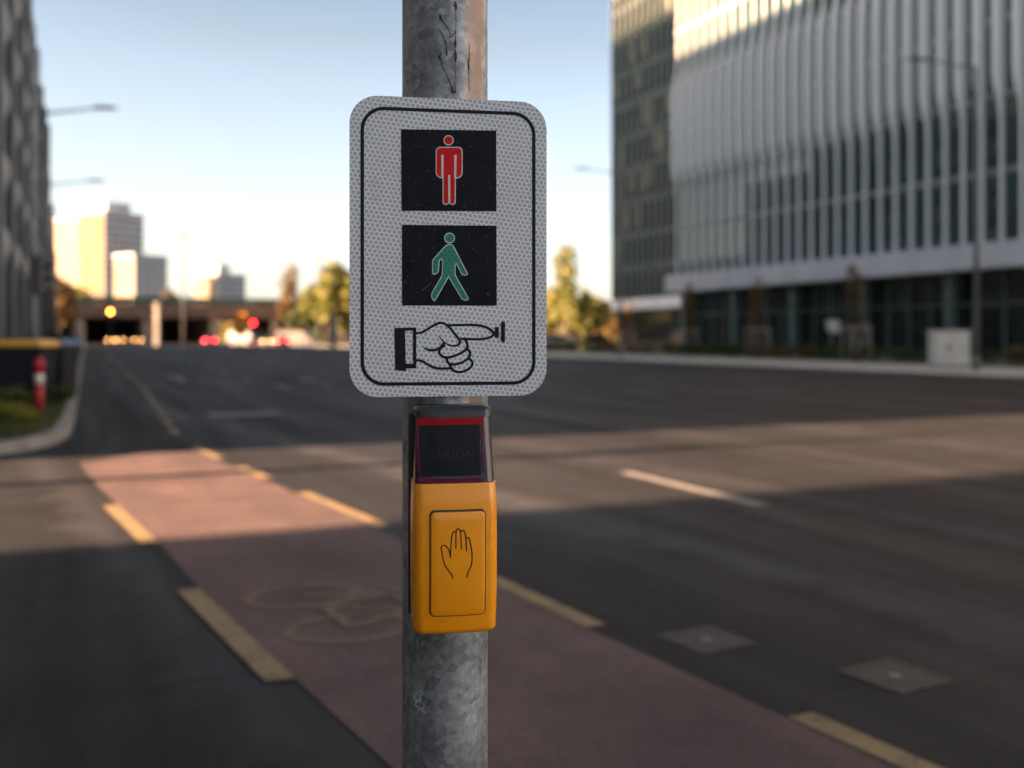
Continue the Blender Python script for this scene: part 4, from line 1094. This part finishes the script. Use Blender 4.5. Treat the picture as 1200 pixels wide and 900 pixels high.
car(base(652, 96)+Vector((0, 0, .12)), R(75), M['car_white'], 'white car parked under the trees right of the sign', group=None)
car(base(700, 112)+Vector((0, 0, .12)), R(75), M['car_dark'], 'dark car parked under the trees near the office wing', group=None)

# ------------------------------------------------------------ pedestrians
M['cloth_dark'] = vary('dark_clothing', (.02, .02, .025), (.035, .035, .04), 8, .8)
M['cloth_pale'] = vary('pale_blue_jacket', (.22, .25, .32), (.30, .33, .40), 8, .8)
M['skin'] = vary('skin', (.40, .24, .17), (.48, .30, .22), 8, .6); M['hair'] = vary('hair', (.03, .02, .015), (.06, .04, .03), 20, .6)
def person(l, rz, label, top, step=.22, arm=.18):
    J = {'pel': ((0, 0, .95), .15), 'ch': ((0, 0, 1.25), .17), 'nk': ((0, .0, 1.47), .065), 'hd': ((0, -.01, 1.60), .095), 'ht': ((0, -.01, 1.68), .085),
         'ls': ((-.19, 0, 1.40), .07), 'le': ((-.24, arm*.4, 1.12), .05), 'lw': ((-.24, -arm*.3, .88), .035), 'lh': ((-.24, -arm*.5, .80), .04),
         'rs': ((.19, 0, 1.40), .07), 're': ((.24, -arm*.2, 1.12), .05), 'rw': ((.24, -arm*1.2, .90), .035), 'rh': ((.24, -arm*1.5, .83), .04),
         'lt': ((-.09, 0, .90), .10), 'lk': ((-.10, -step*.5, .50), .07), 'la': ((-.10, -step, .09), .045), 'lf': ((-.10, -step-.15, .04), .04),
         'rt': ((.09, 0, .90), .10), 'rk': ((.10, step*.2, .50), .07), 'ra': ((.10, step, .11), .045), 'rf': ((.10, step-.13, .04), .04)}
    E = [('pel', 'ch'), ('ch', 'nk'), ('nk', 'hd'), ('hd', 'ht'), ('ch', 'ls'), ('ls', 'le'), ('le', 'lw'), ('lw', 'lh'), ('ch', 'rs'), ('rs', 're'), ('re', 'rw'), ('rw', 'rh'), ('pel', 'lt'), ('lt', 'lk'), ('lk', 'la'), ('la', 'lf'), ('pel', 'rt'), ('rt', 'rk'), ('rk', 'ra'), ('ra', 'rf')]
    ks = list(J); me = bpy.data.meshes.new('person'); me.from_pydata([J[k][0] for k in ks], [(ks.index(a), ks.index(b)) for a, b in E], [])
    o = bpy.data.objects.new('person', me); COL.objects.link(o)
    sk = o.modifiers.new('s', 'SKIN'); sub = o.modifiers.new('u', 'SUBSURF'); sub.levels = sub.render_levels = 1
    for i, k in enumerate(ks): me.skin_vertices[0].data[i].radius = (J[k][1], J[k][1]*.85); me.skin_vertices[0].data[i].use_root = (k == 'pel')
    bpy.context.view_layer.update()
    me2 = bpy.data.meshes.new_from_object(o.evaluated_get(bpy.context.evaluated_depsgraph_get()))
    bpy.data.objects.remove(o)
    me2.materials.clear()
    for q in (M['skin'], top, M['cloth_dark']): me2.materials.append(q)
    for p in me2.polygons:
        z = p.center.z; x = abs(p.center.x); p.use_smooth = True
        p.material_index = 0 if (z > 1.48 or (x > .17 and z < .90 and z > .7)) else (1 if z > .92 or x > .19 else 2)
    o = bpy.data.objects.new('person', me2); COL.objects.link(o); o.location = l; o.rotation_euler = (0, 0, rz); tag(o, label, 'person', 'pedestrians on the left pavement')
    m = MB(); m.ball((0, .012, 1.66), .105, (1, 1.05, .85)); m.build('hair', M['hair'], o)
    m = MB(); m.ball((0, -.105, 1.60), .016); m.build('nose', M['skin'], o)
    return o
person(base(66, 42)+Vector((.0, 0, .12)), R(0), 'person in dark clothes walking on the left pavement past the bins', M['cloth_dark'])
person(base(84, 45)+Vector((-.0, 0, .02)), R(200), 'person in a dark jacket beside the kerb, right of the other walkers', M['cloth_dark'], .15)
person(base(92, 48)+Vector((-.1, 0, .02)), R(180), 'person in a pale blue jacket walking nearest the road', M['cloth_pale'], .2)
